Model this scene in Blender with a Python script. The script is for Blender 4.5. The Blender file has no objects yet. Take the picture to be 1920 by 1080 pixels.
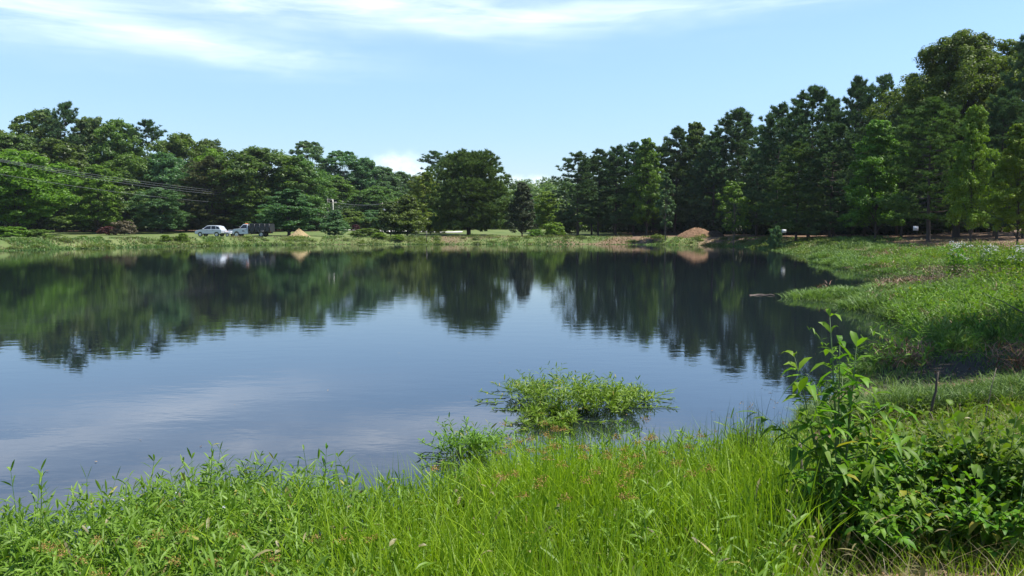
import bpy, bmesh, math
import numpy as np
from mathutils import Vector, Matrix

C = bpy.context.scene.collection
S = bpy.context.scene
PI = math.pi

# ------------------------------------------------------------------ camera, sky, sun, exposure
F_PX, HORIZON, CAM_H = 1500.0, 425.0, 2.5
PITCH = math.atan((540 - HORIZON) / F_PX)
cam_d = bpy.data.cameras.new('camera'); cam = bpy.data.objects.new('camera', cam_d); C.objects.link(cam)
cam_d.sensor_width = 36; cam_d.lens = F_PX / 1920 * 36; cam_d.clip_start = 0.05; cam_d.clip_end = 5000
cam.location = (0, 0, CAM_H); cam.rotation_euler = (PI / 2 - PITCH, 0, 0)
S.camera = cam

SUN_EL, SUN_AZ = math.radians(65), math.radians(93)
world = bpy.data.worlds.new("World"); S.world = world; world.use_nodes = True
sun_d = bpy.data.lights.new('sun', 'SUN'); sun_d.energy = 5.0; sun_d.angle = math.radians(0.53); sun_d.color = (1, .95, .86)
sun = bpy.data.objects.new('sun', sun_d); C.objects.link(sun)
sdir = Vector((math.sin(SUN_AZ) * math.cos(SUN_EL), math.cos(SUN_AZ) * math.cos(SUN_EL), math.sin(SUN_EL)))
sun.rotation_euler = sdir.to_track_quat('Z', 'Y').to_euler(); sun.location = (30, 10, 60)
S.view_settings.view_transform = 'Standard'; S.view_settings.look = 'None'
S.view_settings.exposure = 0.78; S.view_settings.gamma = 1


class NT:
    """small helper for node trees"""
    def __init__(s, nt): s.nt = nt
    def n(s, t, **k):
        o = s.nt.nodes.new(t)
        for a, b in k.items():
            if a == 'ins':
                for i, v in b.items(): s.set(o.inputs[i], v)
            else: setattr(o, a, b)
        return o
    def set(s, sock, v):
        if hasattr(v, 'is_linked') or isinstance(v, bpy.types.NodeSocket): s.nt.links.new(v, sock)
        else: sock.default_value = v
    def m(s, op, *a, clamp=False):
        o = s.n('ShaderNodeMath', operation=op, use_clamp=clamp)
        for i, v in enumerate(a): s.set(o.inputs[i], v)
        return o.outputs[0]
    def mix(s, f, a, b, blend='MIX'):
        o = s.n('ShaderNodeMix', data_type='RGBA', blend_type=blend)
        s.set(o.inputs[0], f); s.set(o.inputs[6], a); s.set(o.inputs[7], b)
        return o.outputs[2]
    def noise(s, vec, scale, detail=4, rough=.55, dist=0.0):
        o = s.n('ShaderNodeTexNoise'); s.nt.links.new(vec, o.inputs['Vector'])
        o.inputs['Scale'].default_value = scale; o.inputs['Detail'].default_value = detail
        o.inputs['Roughness'].default_value = rough; o.inputs['Distortion'].default_value = dist
        return o.outputs['Fac']
    def ramp(s, f, a, b):
        o = s.n('ShaderNodeMapRange', interpolation_type='SMOOTHSTEP')
        s.set(o.inputs[0], f); o.inputs[1].default_value = a; o.inputs[2].default_value = b
        return o.outputs[0]


# sky: Nishita + wispy cirrus and two low cumulus heaps, all by direction
w = NT(world.node_tree)
bg = world.node_tree.nodes['Background']
sky = w.n('ShaderNodeTexSky', sky_type='NISHITA', sun_disc=False, sun_elevation=SUN_EL, sun_rotation=SUN_AZ,
          air_density=1.0, dust_density=0.1, ozone_density=4.0, altitude=250)
tc = w.n('ShaderNodeTexCoord'); sep = w.n('ShaderNodeSeparateXYZ', ins={0: tc.outputs['Generated']})
dx, dy, dz = sep.outputs
hor = w.m('SQRT', w.m('ADD', w.m('MULTIPLY', dx, dx), w.m('MULTIPLY', dy, dy)))
v = w.m('DIVIDE', dz, w.m('MAXIMUM', hor, .01))            # tan(elevation)
u = w.m('ARCTAN2', dx, dy)                                 # azimuth
uv = w.n('ShaderNodeCombineXYZ', ins={0: u, 1: v})
def stretch(sx, sy, rot=0.0, off=(0, 0, 0)):
    mp = w.n('ShaderNodeMapping', ins={0: uv.outputs[0], 1: off, 2: (0, 0, rot), 3: (sx, sy, 1)})
    return mp.outputs[0]
warp = w.noise(stretch(3, 9), 1.6, 3)
fib = w.noise(stretch(3.2, 26, .10), 2.0, 6, .56, .8)
fib2 = w.noise(stretch(2.2, 10, -.06, (3, 1, 0)), 1.7, 6, .6, .5)
def blob(u0, v0, su, sv, slope=0.0, wa=.0):
    a = w.m('DIVIDE', w.m('SUBTRACT', u, u0), su)
    vv = w.m('SUBTRACT', w.m('SUBTRACT', v, v0), w.m('MULTIPLY', w.m('SUBTRACT', u, u0), slope))
    if wa: vv = w.m('ADD', vv, w.m('MULTIPLY', w.m('SUBTRACT', warp, .5), wa))
    b = w.m('DIVIDE', vv, sv)
    return w.m('EXPONENT', w.m('MULTIPLY', w.m('ADD', w.m('MULTIPLY', a, a), w.m('MULTIPLY', b, b)), -1.0))
bands = None
for k, (amp, *p) in enumerate([(.95, -.56, .228, .20, .030, -.08, .05), (.6, -.33, .205, .14, .016, -.05, .04), (.85, -.42, .292, .32, .038, -.03, .06),
                (.70, -.12, .262, .20, .026, -.06, .06), (.45, .12, .258, .24, .018, .03, .05), (.25, .36, .262, .2, .012, .0, .04),
                (.30, -.55, .44, .5, .07, .1, .12), (.35, .35, .52, .6, .07, -.1, .12), (.35, -.1, .80, .9, .14, .2, .2), (.6, 2.6, .4, .9, .12, .1, .2)]):
    b = w.m('MULTIPLY', blob(*p), amp)
    bands = b if bands is None else w.m('ADD', bands, b)
cir = w.m('MULTIPLY', bands, w.m('ADD', w.m('MULTIPLY', w.ramp(fib, .18, .88), .85), w.m('MULTIPLY', w.ramp(fib2, .3, .65), .55)), clamp=True)
cir = w.m('MULTIPLY', cir, .42)
puff_n = w.noise(stretch(30, 40), 1.3, 5)
puffs = w.m('ADD', blob(-.137, .074, .036, .020), w.m('MULTIPLY', blob(.012, .054, .055, .012), .85))
puffs = w.m('ADD', puffs, w.m('MULTIPLY', blob(-.16, .045, .10, .012), .4))
cum = w.ramp(w.m('MULTIPLY', puffs, w.m('ADD', w.m('MULTIPLY', puff_n, 1.7), -.25)), .12, .80)
cloud = w.m('MAXIMUM', cir, w.m('MULTIPLY', cum, .38), clamp=True)
cloud = w.m('MULTIPLY', cloud, w.ramp(v, 0.0, .03))
skyc = w.mix(1.0, sky.outputs[0], w.mix(w.ramp(v, -.02, .26), (.60, .60, .64, 1), (1, 1, 1, 1)), 'MULTIPLY')
col = w.mix(cloud, skyc, (9.6, 9.8, 10.2, 1))
w.set(bg.inputs[0], col); bg.inputs[1].default_value = 0.13


# ------------------------------------------------------------------ pixel -> world helpers (each point gets its own real distance)
cp, sp = math.cos(PITCH), math.sin(PITCH)
def ray(px, py):
    x, y = (px - 960) / F_PX, (540 - py) / F_PX
    return np.array((x, cp + y * sp, -sp + y * cp))
def at(px, py, D):
    d = ray(px, py); t = D / d[1]
    return np.array((0, 0, CAM_H)) + d * t
def xof(px, D): return (px - 960) / F_PX * D
def pxof(x, y): return 960 + F_PX * x / np.maximum(y, .1)

# ------------------------------------------------------------------ mesh helpers
class MB:
    def __init__(s): s.v, s.f, s.t, s.n = [], [], [], 0
    def add(s, V, *faces, tint=None):
        V = np.asarray(V, float).reshape(-1, 3)
        for f in faces: s.f.append(np.asarray(f, np.int64) + s.n)
        s.v.append(V); s.n += len(V)
        s.t.append(np.full(len(V), .5) if tint is None else np.broadcast_to(np.asarray(tint, float), (len(V),)))
        return s
    def mesh(s, name, smooth=False):
        V = np.concatenate(s.v); me = bpy.data.meshes.new(name)
        me.vertices.add(len(V)); me.vertices.foreach_set('co', V.astype(np.float32).ravel())
        lo = np.concatenate([f.ravel() for f in s.f]); tot = np.concatenate([np.full(len(f), f.shape[1]) for f in s.f])
        me.loops.add(len(lo)); me.loops.foreach_set('vertex_index', lo.astype(np.int32))
        st = np.concatenate(([0], np.cumsum(tot)[:-1]))
        me.polygons.add(len(tot)); me.polygons.foreach_set('loop_start', st.astype(np.int32))
        me.update(calc_edges=True)
        if smooth: me.polygons.foreach_set('use_smooth', np.ones(len(tot), bool))
        a = me.attributes.new('tint', 'FLOAT', 'POINT'); a.data.foreach_set('value', np.concatenate(s.t).astype(np.float32))
        return me
    def obj(s, name, mat, parent=None, smooth=False):
        return link(name, s.mesh(name, smooth), mat, parent)

def link(name, me, mat=None, parent=None):
    o = bpy.data.objects.new(name, me); C.objects.link(o)
    if mat is not None and len(me.materials) == 0: me.materials.append(mat)
    if parent is not None: o.parent = parent
    return o
def tag(o, label=None, cat=None, group=None, kind=None):
    for k, val in (('label', label), ('category', cat), ('group', group), ('kind', kind)):
        if val: o[k] = val
    return o
def empty(name, loc, rz=0.0, sc=(1, 1, 1)):
    o = bpy.data.objects.new(name, None); C.objects.link(o)
    o.location = loc; o.rotation_euler = (0, 0, rz); o.scale = sc; o.empty_display_size = .3
    return o
def nrm(a): return a / np.maximum(np.linalg.norm(a, axis=-1, keepdims=True), 1e-9)
def rsph(r, n): return nrm(r.normal(size=(n, 3)))

def leaf_quads(mb, r, c, nm, L, W, tint, along=None):
    """diamond leaves, slightly folded"""
    n = len(c); t = nrm(np.cross(nm, rsph(r, n))) if along is None else nrm(along)
    b = nrm(np.cross(nm, t)); L = np.broadcast_to(L, (n,))[:, None]; W = np.broadcast_to(W, (n,))[:, None]
    f = nm * W * .18
    V = np.stack([c - t * L / 2, c + b * W / 2 + f - t * L * .08, c + t * L / 2, c - b * W / 2 + f - t * L * .08], 1)
    mb.add(V, np.arange(4 * n).reshape(n, 4), tint=np.repeat(tint, 4))
def leaf8(mb, base, d, up, L, W, droop, tint):
    """close-up leaves: eight vertices, a midrib fold and a droop"""
    n = len(base); L = L[:, None]; W = W[:, None]; dr = droop[:, None]; d = nrm(d)
    side = nrm(np.cross(d, up)); nn = nrm(np.cross(side, d))
    def P(s): return base + d * L * s - np.array((0, 0, 1.0)) * dr * L * s * s
    fold = nn * W * .16
    V = np.stack([P(0), P(.32) + side * W * .42 + fold, P(.32), P(.32) - side * W * .42 + fold,
                  P(.68) + side * W * .40 + fold, P(.68), P(.68) - side * W * .40 + fold, P(1)], 1)
    k = np.arange(n)[:, None] * 8
    tri = np.concatenate([k + np.array(q) for q in ((0, 2, 1), (0, 3, 2), (4, 5, 7), (5, 6, 7))])
    qd = np.concatenate([k + np.array(q) for q in ((1, 2, 5, 4), (2, 3, 6, 5))])
    mb.add(V, tri, qd, tint=np.repeat(tint, 8))
def blades(mb, r, base, h, wd, lean, tint, nseg=3, curl=1.0, az=None):
    """grass blades: bent tapering strips"""
    n = len(base); az = r.uniform(0, 2 * PI, n) if az is None else az
    hd = np.stack([np.cos(az), np.sin(az), np.zeros(n)], 1); fa = r.uniform(0, 2 * PI, n)
    sd = np.stack([np.cos(fa), np.sin(fa), np.zeros(n)], 1)
    h = np.broadcast_to(h, (n,))[:, None]; wd = np.broadcast_to(wd, (n,))[:, None]; lean = np.broadcast_to(lean, (n,))[:, None]
    rows = []
    for k in range(nseg + 1):
        s = k / nseg
        p = base + np.array((0, 0, 1.0)) * h * (s - .35 * lean * s * s * curl) + hd * h * lean * (s ** 1.8)
        ww = wd * (1 - s) ** .7 * .5
        if k < nseg: rows += [p - sd * ww, p + sd * ww]
        else: rows += [p]
    V = np.stack(rows, 1); m = 2 * nseg + 1; o = np.arange(n)[:, None] * m
    q = np.concatenate([o + np.array((2 * k, 2 * k + 1, 2 * k + 3, 2 * k + 2)) for k in range(nseg - 1)]) if nseg > 1 else np.zeros((0, 4), int)
    t = o + np.array((2 * nseg - 2, 2 * nseg - 1, 2 * nseg))
    mb.add(V, q, t, tint=np.repeat(tint, m))
def tube(mb, pts, rad, sides=6, tint=.5, cap=True):
    pts = np.asarray(pts, float); n = len(pts); rad = np.broadcast_to(rad, (n,))
    tg = nrm(np.gradient(pts, axis=0)); ref = np.array((1.0, 0, 0)) if abs(tg[0][0]) < .8 else np.array((0, 1.0, 0))
    a = nrm(np.cross(tg, ref)); b = np.cross(tg, a); an = np.arange(sides) / sides * 2 * PI
    V = pts[:, None] + rad[:, None, None] * (np.cos(an)[None, :, None] * a[:, None] + np.sin(an)[None, :, None] * b[:, None])
    i = np.arange(n - 1)[:, None] * sides; j = np.arange(sides)[None]; k = (j + 1) % sides
    q = np.stack([i + j, i + k, i + sides + k, i + sides + j], -1).reshape(-1, 4)
    V = V.reshape(-1, 3); fs = [q]
    if cap: fs.append((np.arange(sides) + (n - 1) * sides)[None])
    mb.add(V, *fs, tint=tint)
def bx(mb, x0, x1, y0, y1, z0, z1, tint=.5):
    V = [(x, y, z) for z in (z0, z1) for y in (y0, y1) for x in (x0, x1)]
    mb.add(V, [(0, 2, 3, 1), (4, 5, 7, 6), (0, 1, 5, 4), (2, 6, 7, 3), (0, 4, 6, 2), (1, 3, 7, 5)], tint=tint)

# ------------------------------------------------------------------ materials
def mat_new(name):
    m = bpy.data.materials.new(name); m.use_nodes = True; m.node_tree.nodes.clear()
    t = NT(m.node_tree); out = t.n('ShaderNodeOutputMaterial'); return m, t, out
def foliage(name, dark, light, trans=.42, gloss=.02, rough=.5, var=.25, tcol=None, old=None):
    m, t, out = mat_new(name)
    at_ = t.n('ShaderNodeAttribute', attribute_name='tint'); oi = t.n('ShaderNodeObjectInfo')
    c = t.mix(at_.outputs['Fac'], (*dark, 1), (*light, 1))
    if old: c = t.mix(t.ramp(at_.outputs['Fac'], .94, .98), c, (*old, 1))
    hs = t.n('ShaderNodeHueSaturation')
    t.set(hs.inputs['Hue'], t.m('ADD', .5 - .02, t.m('MULTIPLY', oi.outputs['Random'], .035)))
    t.set(hs.inputs['Value'], t.m('ADD', 1 - var / 2, t.m('MULTIPLY', oi.outputs['Random'], var)))
    t.set(hs.inputs['Color'], c)
    d = t.n('ShaderNodeBsdfDiffuse', ins={'Color': hs.outputs[0]})
    tr_c = t.mix(1.0, hs.outputs[0], (*(tcol or (1.25, 1.35, .55)), 1), 'MULTIPLY')
    tr = t.n('ShaderNodeBsdfTranslucent', ins={'Color': tr_c})
    mx = t.n('ShaderNodeMixShader', ins={0: trans, 1: d.outputs[0], 2: tr.outputs[0]})
    g = t.n('ShaderNodeBsdfGlossy', ins={'Color': (1, 1, 1, 1), 'Roughness': rough})
    m2 = t.n('ShaderNodeMixShader', ins={0: gloss, 1: mx.outputs[0], 2: g.outputs[0]})
    t.set(out.inputs[0], m2.outputs[0]); return m
def plain(name, base, rough=.5, metal=0.0, dirt=.15, scale=3.0, coat=0.0, spec=.5):
    m, t, out = mat_new(name)
    p = t.n('ShaderNodeBsdfPrincipled', ins={'Roughness': rough, 'Metallic': metal, 'Coat Weight': coat, 'Specular IOR Level': spec})
    tc = t.n('ShaderNodeTexCoord'); n = t.noise(tc.outputs['Object'], scale, 6)
    t.set(p.inputs['Base Color'], t.mix(t.m('MULTIPLY', t.ramp(n, .35, .75), dirt * 2), (*base, 1), (*[b * .45 + .02 for b in base], 1)))
    t.set(out.inputs[0], p.outputs[0]); return m

M = {}
M['oak'] = foliage('leaf_oak', (0.047, 0.090, 0.014), (0.133, 0.211, 0.030))
M['dark'] = foliage('leaf_dark', (0.041, 0.084, 0.020), (0.115, 0.195, 0.036))
M['bright'] = foliage('leaf_bright', (0.057, 0.121, 0.009), (0.138, 0.248, 0.020))
M['lime'] = foliage('leaf_lime', (0.084, 0.147, 0.008), (0.173, 0.263, 0.017))
M['cool'] = foliage('leaf_cool', (0.041, 0.094, 0.034), (0.106, 0.203, 0.072))
M['pine'] = foliage('needle_pine', (0.036, 0.081, 0.036), (0.113, 0.191, 0.076), trans=.2, gloss=.012)
M['pineg'] = foliage('needle_green_pine', (0.045, 0.095, 0.026), (0.133, 0.212, 0.050), trans=.2, gloss=.012)
M['pineo'] = foliage('needle_olive_pine', (0.052, 0.068, 0.029), (0.122, 0.140, 0.054), trans=.15)
M['cedar'] = foliage('needle_cedar', (0.027, 0.042, 0.018), (0.060, 0.083, 0.030), trans=.1)
M['shade'] = foliage('leaf_shade', (.012, .030, .009), (.034, .064, .016))  # darker leaf green for undergrowth, the wood's shade put into the colour
M['maroon'] = foliage('leaf_maroon', (.05, .012, .014), (.10, .03, .03))
M['tan'] = foliage('leaf_tan', (.07, .06, .035), (.15, .125, .07), trans=.2)
M['weed'] = foliage('weed_leaf', (0.064, 0.140, 0.012), (0.156, 0.285, 0.030), trans=.32, gloss=.018, var=.05, old=(.28, .27, .05))
M['marsh'] = foliage('marsh_grass', (.045, .098, .022), (.190, .290, .085), trans=.3, gloss=.015, var=.05)
M['grass'] = foliage('bank_grass', (0.114, 0.206, 0.009), (0.290, 0.438, 0.026), trans=.42, gloss=.012, var=.05)
M['dry'] = foliage('dry_grass', (.10, .085, .035), (.26, .22, .10), trans=.25, gloss=.03, var=.05)
M['rust'] = foliage('rusty_seed', (0.190, 0.109, 0.026), (0.358, 0.223, 0.064), trans=.1, gloss=.02, var=.05, tcol=(1.2, 1, .7))
M['rush'] = foliage('rush_stem', (.020, .050, .014), (.045, .085, .020), trans=.1, gloss=.06, var=.05)
M['shrub'] = foliage('shrub_leaf', (0.059, 0.138, 0.011), (0.145, 0.276, 0.021), trans=.40, gloss=.012, rough=.5, var=.12, old=(.26, .25, .03))
M['shrubl'] = foliage('shrub_leaf_lime', (.06, .120, .010), (.135, .205, .020), trans=.42, gloss=.012, rough=.5, var=.12, old=(.30, .28, .03))
M['white'] = foliage('white_petal', (.55, .55, .55), (.8, .8, .8), trans=.3, gloss=.0, var=.02, tcol=(1, 1, 1))
M['litter'] = foliage('dead_leaf', (.09, .05, .025), (.30, .20, .11), trans=.1, gloss=.03, var=.05)
M['bark'] = plain('bark', (.060, .046, .036), .9, scale=8, dirt=.35)
M['barkp'] = plain('bark_pale', (.16, .13, .10), .9, scale=8, dirt=.3)
M['stem'] = plain('green_stem', (.07, .13, .03), .55, scale=20)
M['stick'] = plain('dead_wood', (.17, .13, .10), .85, scale=14, dirt=.3)
M['white_paint'] = plain('white_paint', (.46, .49, .54), .35, scale=1.2, dirt=.05, coat=.4)
M['black_paint'] = plain('black_paint', (.018, .018, .020), .45, scale=2)
M['glass'] = plain('tinted_glass', (.012, .014, .018), .06, scale=1, dirt=0)
M['rubber'] = plain('rubber', (.02, .02, .02), .8)
M['chrome'] = plain('rim_metal', (.55, .55, .57), .3, 1.0, scale=4)
M['amber'] = plain('amber_lens', (.75, .17, .02), .25, dirt=.02)
M['red_lens'] = plain('red_lens', (.4, .02, .02), .25, dirt=.02)
M['steel'] = plain('galvanised_steel', (.42, .43, .44), .45, .6, scale=6)
M['pole'] = plain('pole_wood', (.30, .27, .23), .85, scale=5, dirt=.2)
M['wire'] = plain('wire', (.16, .17, .18), .5)
M['sign'] = plain('sign_white', (.50, .52, .55), .5, dirt=.03)
M['concrete'] = plain('pale_concrete', (.60, .58, .53), .9, scale=1.5, dirt=.08)
M['pink'] = plain('pinkish_tarp', (.50, .36, .36), .7)
M['redrot'] = plain('rotten_red_wood', (.24, .10, .05), .9, scale=12, dirt=.3)
M['chip'] = plain('fresh_wood_chip', (.62, .46, .28), .8, scale=20, dirt=.1)

# ------------------------------------------------------------------ pond outline and terrain
shore = np.array([(-14, 3.2), (-8, 4.3), (-5, 5.0), (-3.6, 5.5), (-2.7, 6.2), (-1.5, 6.35), (-.5, 6.9), (.3, 7.5), (1.2, 7.7), (2.2, 8.0), (2.9, 8.6), (3.6, 9.6), (4.6, 11.5),
    (6.1, 13.6), (7.9, 15.4), (9.1, 17.3), (10.0, 19.6), (10.9, 22.6), (11.1, 25.8), (10.7, 27.8), (11.0, 29.0), (13.0, 30.2), (16.2, 32.2), (18.8, 35.5), (19.4, 41), (20.2, 48), (22.7, 58),
    (25.5, 70), (27.2, 80), (28.6, 92), (28.5, 101), (25, 108), (15, 112.5), (0, 113.6), (-15, 113.4), (-27, 112), (-37, 106), (-44.6, 100), (-50, 90), (-53, 82), (-53.5, 68), (-51, 45), (-45, 25), (-33, 10), (-22, 4)], float)
def catmull(P, k=6):
    n = len(P); out = []
    for i in range(n):
        a, b, c, d = P[i - 1], P[i], P[(i + 1) % n], P[(i + 2) % n]
        for t in np.arange(k) / k:
            out.append(.5 * (2 * b + (c - a) * t + (2 * a - 5 * b + 4 * c - d) * t * t + (3 * b - a - 3 * c + d) * t ** 3))
    return np.array(out)
SH = catmull(shore)
SH[:, 0] += .22 * np.sin(np.arange(len(SH)) * 1.7) * np.clip(SH[:, 1] / 60, .15, 1)
SH[:, 1] += .22 * np.cos(np.arange(len(SH)) * 2.3) * np.clip(SH[:, 1] / 60, .15, 1)
def shore_d(x, y):
    """signed distance to the water's edge, > 0 on land"""
    x = np.asarray(x, float).ravel(); y = np.asarray(y, float).ravel(); A = SH; B = np.roll(SH, -1, 0); out = np.empty(len(x))
    for s in range(0, len(x), 20000):
        p = np.stack([x[s:s + 20000], y[s:s + 20000]], 1)[:, None]
        ab = (B - A)[None]; t = np.clip(((p - A) * ab).sum(-1) / (ab ** 2).sum(-1), 0, 1)
        d = np.sqrt((((p - A) - t[..., None] * ab) ** 2).sum(-1)).min(1)
        py = p[..., 1]; pxx = p[..., 0]
        cr = ((A[:, 1] > py) != (B[:, 1] > py)) & (pxx < (B[:, 0] - A[:, 0]) * (py - A[:, 1]) / (B[:, 1] - A[:, 1] + 1e-12) + A[:, 0])
        out[s:s + 20000] = np.where(cr.sum(1) % 2 == 1, -d, d)
    return out
def wob(x, y, sc, seed=0):
    r = np.random.default_rng(seed); o = 0
    for k in range(7):
        a = r.uniform(0, 2 * PI); f = sc * r.uniform(.6, 2.2); o = o + np.sin((x * math.cos(a) + y * math.sin(a)) * f + r.uniform(0, 6.3)) / (1 + k * .35)
    return o / 3.2
def sstep(x, a, b):
    t = np.clip((x - a) / (b - a), 0, 1); return t * t * (3 - 2 * t)
def ground(x, y, d=None):
    x = np.asarray(x, float); y = np.asarray(y, float)
    if d is None: d = shore_d(x, y)
    dp = np.maximum(d, 0)
    near = .88 * (1 - np.exp(-dp / 6.0)); far = 1.0 * sstep(dp, 0, 5)
    wf = np.maximum(sstep(y, 55, 80), sstep(-x, 20, 32))
    z = near * (1 - wf) + far * wf
    right = sstep(x, 14, 30); z = z + right * np.clip((dp - 5) * .035, 0, 3.5)
    left = 1 - sstep(x, 0, 40)
    z = z + left * np.clip((y - 126) * .022, 0, 2.6) + np.clip((y - 220) * .03, 0, 9)
    z = z + wob(x, y, .9, 3) * .05 * sstep(dp, .3, 4) + wob(x, y, 4.0, 5) * .025 * sstep(dp, .1, 2)
    return np.where(d > 0, z + .004, np.maximum(d * .25, -1.2) - .01)

def build_ground():
    rr = np.concatenate([np.arange(.3, 12, .13), np.arange(12, 60, .5), np.arange(60, 135, .7), np.arange(135, 260, 3.0), 260 * 1.06 ** np.arange(0, 21)])
    aa = np.concatenate([np.radians(np.arange(-42, 42, .25)), np.radians(np.arange(42, 318, 3.0))])
    R, A = np.meshgrid(rr, aa, indexing='ij'); x = R * np.sin(A); y = R * np.cos(A); n, m = x.shape
    X, Y = x.ravel(), y.ravel(); d = shore_d(X, Y); z = ground(X, Y, d)
    i = np.arange(n - 1)[:, None] * m; j = np.arange(m)[None]; k = (j + 1) % m
    q = np.stack([i + j, i + k, i + m + k, i + m + j], -1).reshape(-1, 4)[:, ::-1]
    V = np.concatenate([np.stack([X, Y, z], 1), [[0, 0, float(ground([0.01], [0.01])[0])]]])
    tri = np.stack([np.full(m, n * m), np.arange(m), (np.arange(m) + 1) % m], 1)[:, ::-1]
    # bare-earth mask: pine-straw and clay path on the right, patches on the dam, litter under the shrubs
    px = pxof(X, Y)
    path = sstep(X, 17, 22) * (1 - sstep(Y, 150, 170)) * sstep(d, 6.0 + 0 * d, 10.5) * sstep(Y, 25, 40)
    dam = np.clip(wob(X, Y, .35, 9) + .55, 0, 1) * sstep(Y, 95, 105) * (1 - sstep(Y, 122, 126)) * sstep(X, -35, 5) * .9
    lit = sstep(px, 1500, 1620) * (1 - sstep(Y, 6.5, 9)) * (Y > 0) * np.clip(.45 + wob(X, Y, 1.6, 13), 0, 1)
    wet = (1 - sstep(d, -.1, .9)) * .9
    under = np.maximum(sstep(Y, 148, 156) * (1 - sstep(X, -34 - 8, -34)), sstep(Y, 185, 195)) * .9
    mud = (1 - sstep(Y + .35 * (X - 8) + 1.5 * wob(X, Y, 1.2, 35), 16.0, 18.5)) * sstep(Y, 10.5, 12.5) * (X > 3) * sstep(d, -.5, .2)
    t = np.clip(np.maximum.reduce([path, dam, lit, wet, under]), 0, 1)
    t = np.maximum(t, 1.25 * sstep(X, 4, 7) * sstep(Y, 12, 15) * (1 - sstep(Y, 55, 75)) * (1 - sstep(d, 7, 11)))
    t = np.maximum(t, 1.9 * mud); t = np.maximum(t, 1.7 * (1 - sstep(d, -.1, .45)) * (d > -1))
    mb = MB(); mb.add(V, q, tri, tint=np.append(t, .3))
    m_, t_, out = mat_new('ground_soil_and_turf')
    tc_ = t_.n('ShaderNodeTexCoord'); P = tc_.outputs['Object']
    a_ = t_.n('ShaderNodeAttribute', attribute_name='tint').outputs['Fac']
    n1 = t_.noise(P, .35, 6); n2 = t_.noise(P, 2.2, 8, .65); n3 = t_.noise(P, 18, 6, .7)
    turf = t_.mix(t_.ramp(n1, .3, .7), (.070, .115, .028, 1), (.135, .165, .055, 1))
    turf = t_.mix(t_.m('MULTIPLY', t_.ramp(n2, .45, .75), .6), turf, (.16, .15, .070, 1))
    soil = t_.mix(t_.ramp(n2, .3, .7), (.135, .085, .052, 1), (.300, .205, .135, 1))
    soil = t_.mix(t_.ramp(n3, .4, .7), t_.mix(.5, soil, (.06, .040, .026, 1)), soil)
    soil = t_.mix(t_.ramp(a_, 1.05, 1.6), soil, (.035, .030, .022, 1))
    f = t_.ramp(t_.m('ADD', a_, t_.m('MULTIPLY', t_.m('SUBTRACT', n2, .5), .7)), .28, .62)
    bmp = t_.n('ShaderNodeBump', ins={'Strength': .7, 'Distance': .04, 'Height': n3})
    p = t_.n('ShaderNodeBsdfPrincipled', ins={'Base Color': t_.mix(f, turf, soil), 'Roughness': .95, 'Normal': bmp.outputs[0], 'Specular IOR Level': .2})
    t_.set(out.inputs[0], p.outputs[0])
    return tag(mb.obj('ground', m_, smooth=True), kind='structure')
build_ground()

# water: a sheet over the pond, calm with small ripples
mw, tw, ow = mat_new('pond_water')
tcw = tw.n('ShaderNodeTexCoord'); PW = tcw.outputs['Object']
mp1 = tw.n('ShaderNodeMapping', ins={0: PW, 2: (0, 0, .25), 3: (.75, 1.5, 1)})
mp2 = tw.n('ShaderNodeMapping', ins={0: PW, 2: (0, 0, -.15), 3: (1.0, 1.8, 1)})
h1 = tw.noise(mp1.outputs[0], 1.6, 3, .5); h2 = tw.noise(mp2.outputs[0], 6.5, 3, .5)
calm = tw.ramp(tw.noise(tw.n('ShaderNodeMapping', ins={0: PW, 3: (.025, .07, 1)}).outputs[0], 1.0, 3), .35, .65)
hh = tw.m('ADD', tw.m('MULTIPLY', h1, .030), tw.m('MULTIPLY', tw.m('MULTIPLY', h2, tw.m('ADD', .45, calm)), .0065))
bw = tw.n('ShaderNodeBump', ins={'Strength': 1.0, 'Distance': 1.0, 'Height': hh}); bw.inputs['Strength'].default_value = .075
pw = tw.n('ShaderNodeBsdfPrincipled', ins={'Base Color': (.008, .012, .016, 1), 'Roughness': .012, 'IOR': 1.65, 'Normal': bw.outputs[0]})
tw.set(ow.inputs[0], pw.outputs[0])
ctr = SH.mean(0); nn_ = len(SH)
tn = np.roll(SH, -1, 0) - np.roll(SH, 1, 0); tn /= np.linalg.norm(tn, axis=1, keepdims=True)
exp_ = SH + np.stack([tn[:, 1], -tn[:, 0]], 1) * .35
mbw = MB()
bmw = bmesh.new(); vs = [bmw.verts.new((p[0], p[1], 0)) for p in exp_]; fc = bmw.faces.new(vs)
bmesh.ops.triangulate(bmw, faces=[fc]); bmesh.ops.recalc_face_normals(bmw, faces=bmw.faces)
for f in bmw.faces:
    if f.normal.z < 0: f.normal_flip()
mew = bpy.data.meshes.new('pond_water'); bmw.to_mesh(mew); bmw.free()
tag(link('pond_water', mew, mw), kind='structure')

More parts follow.
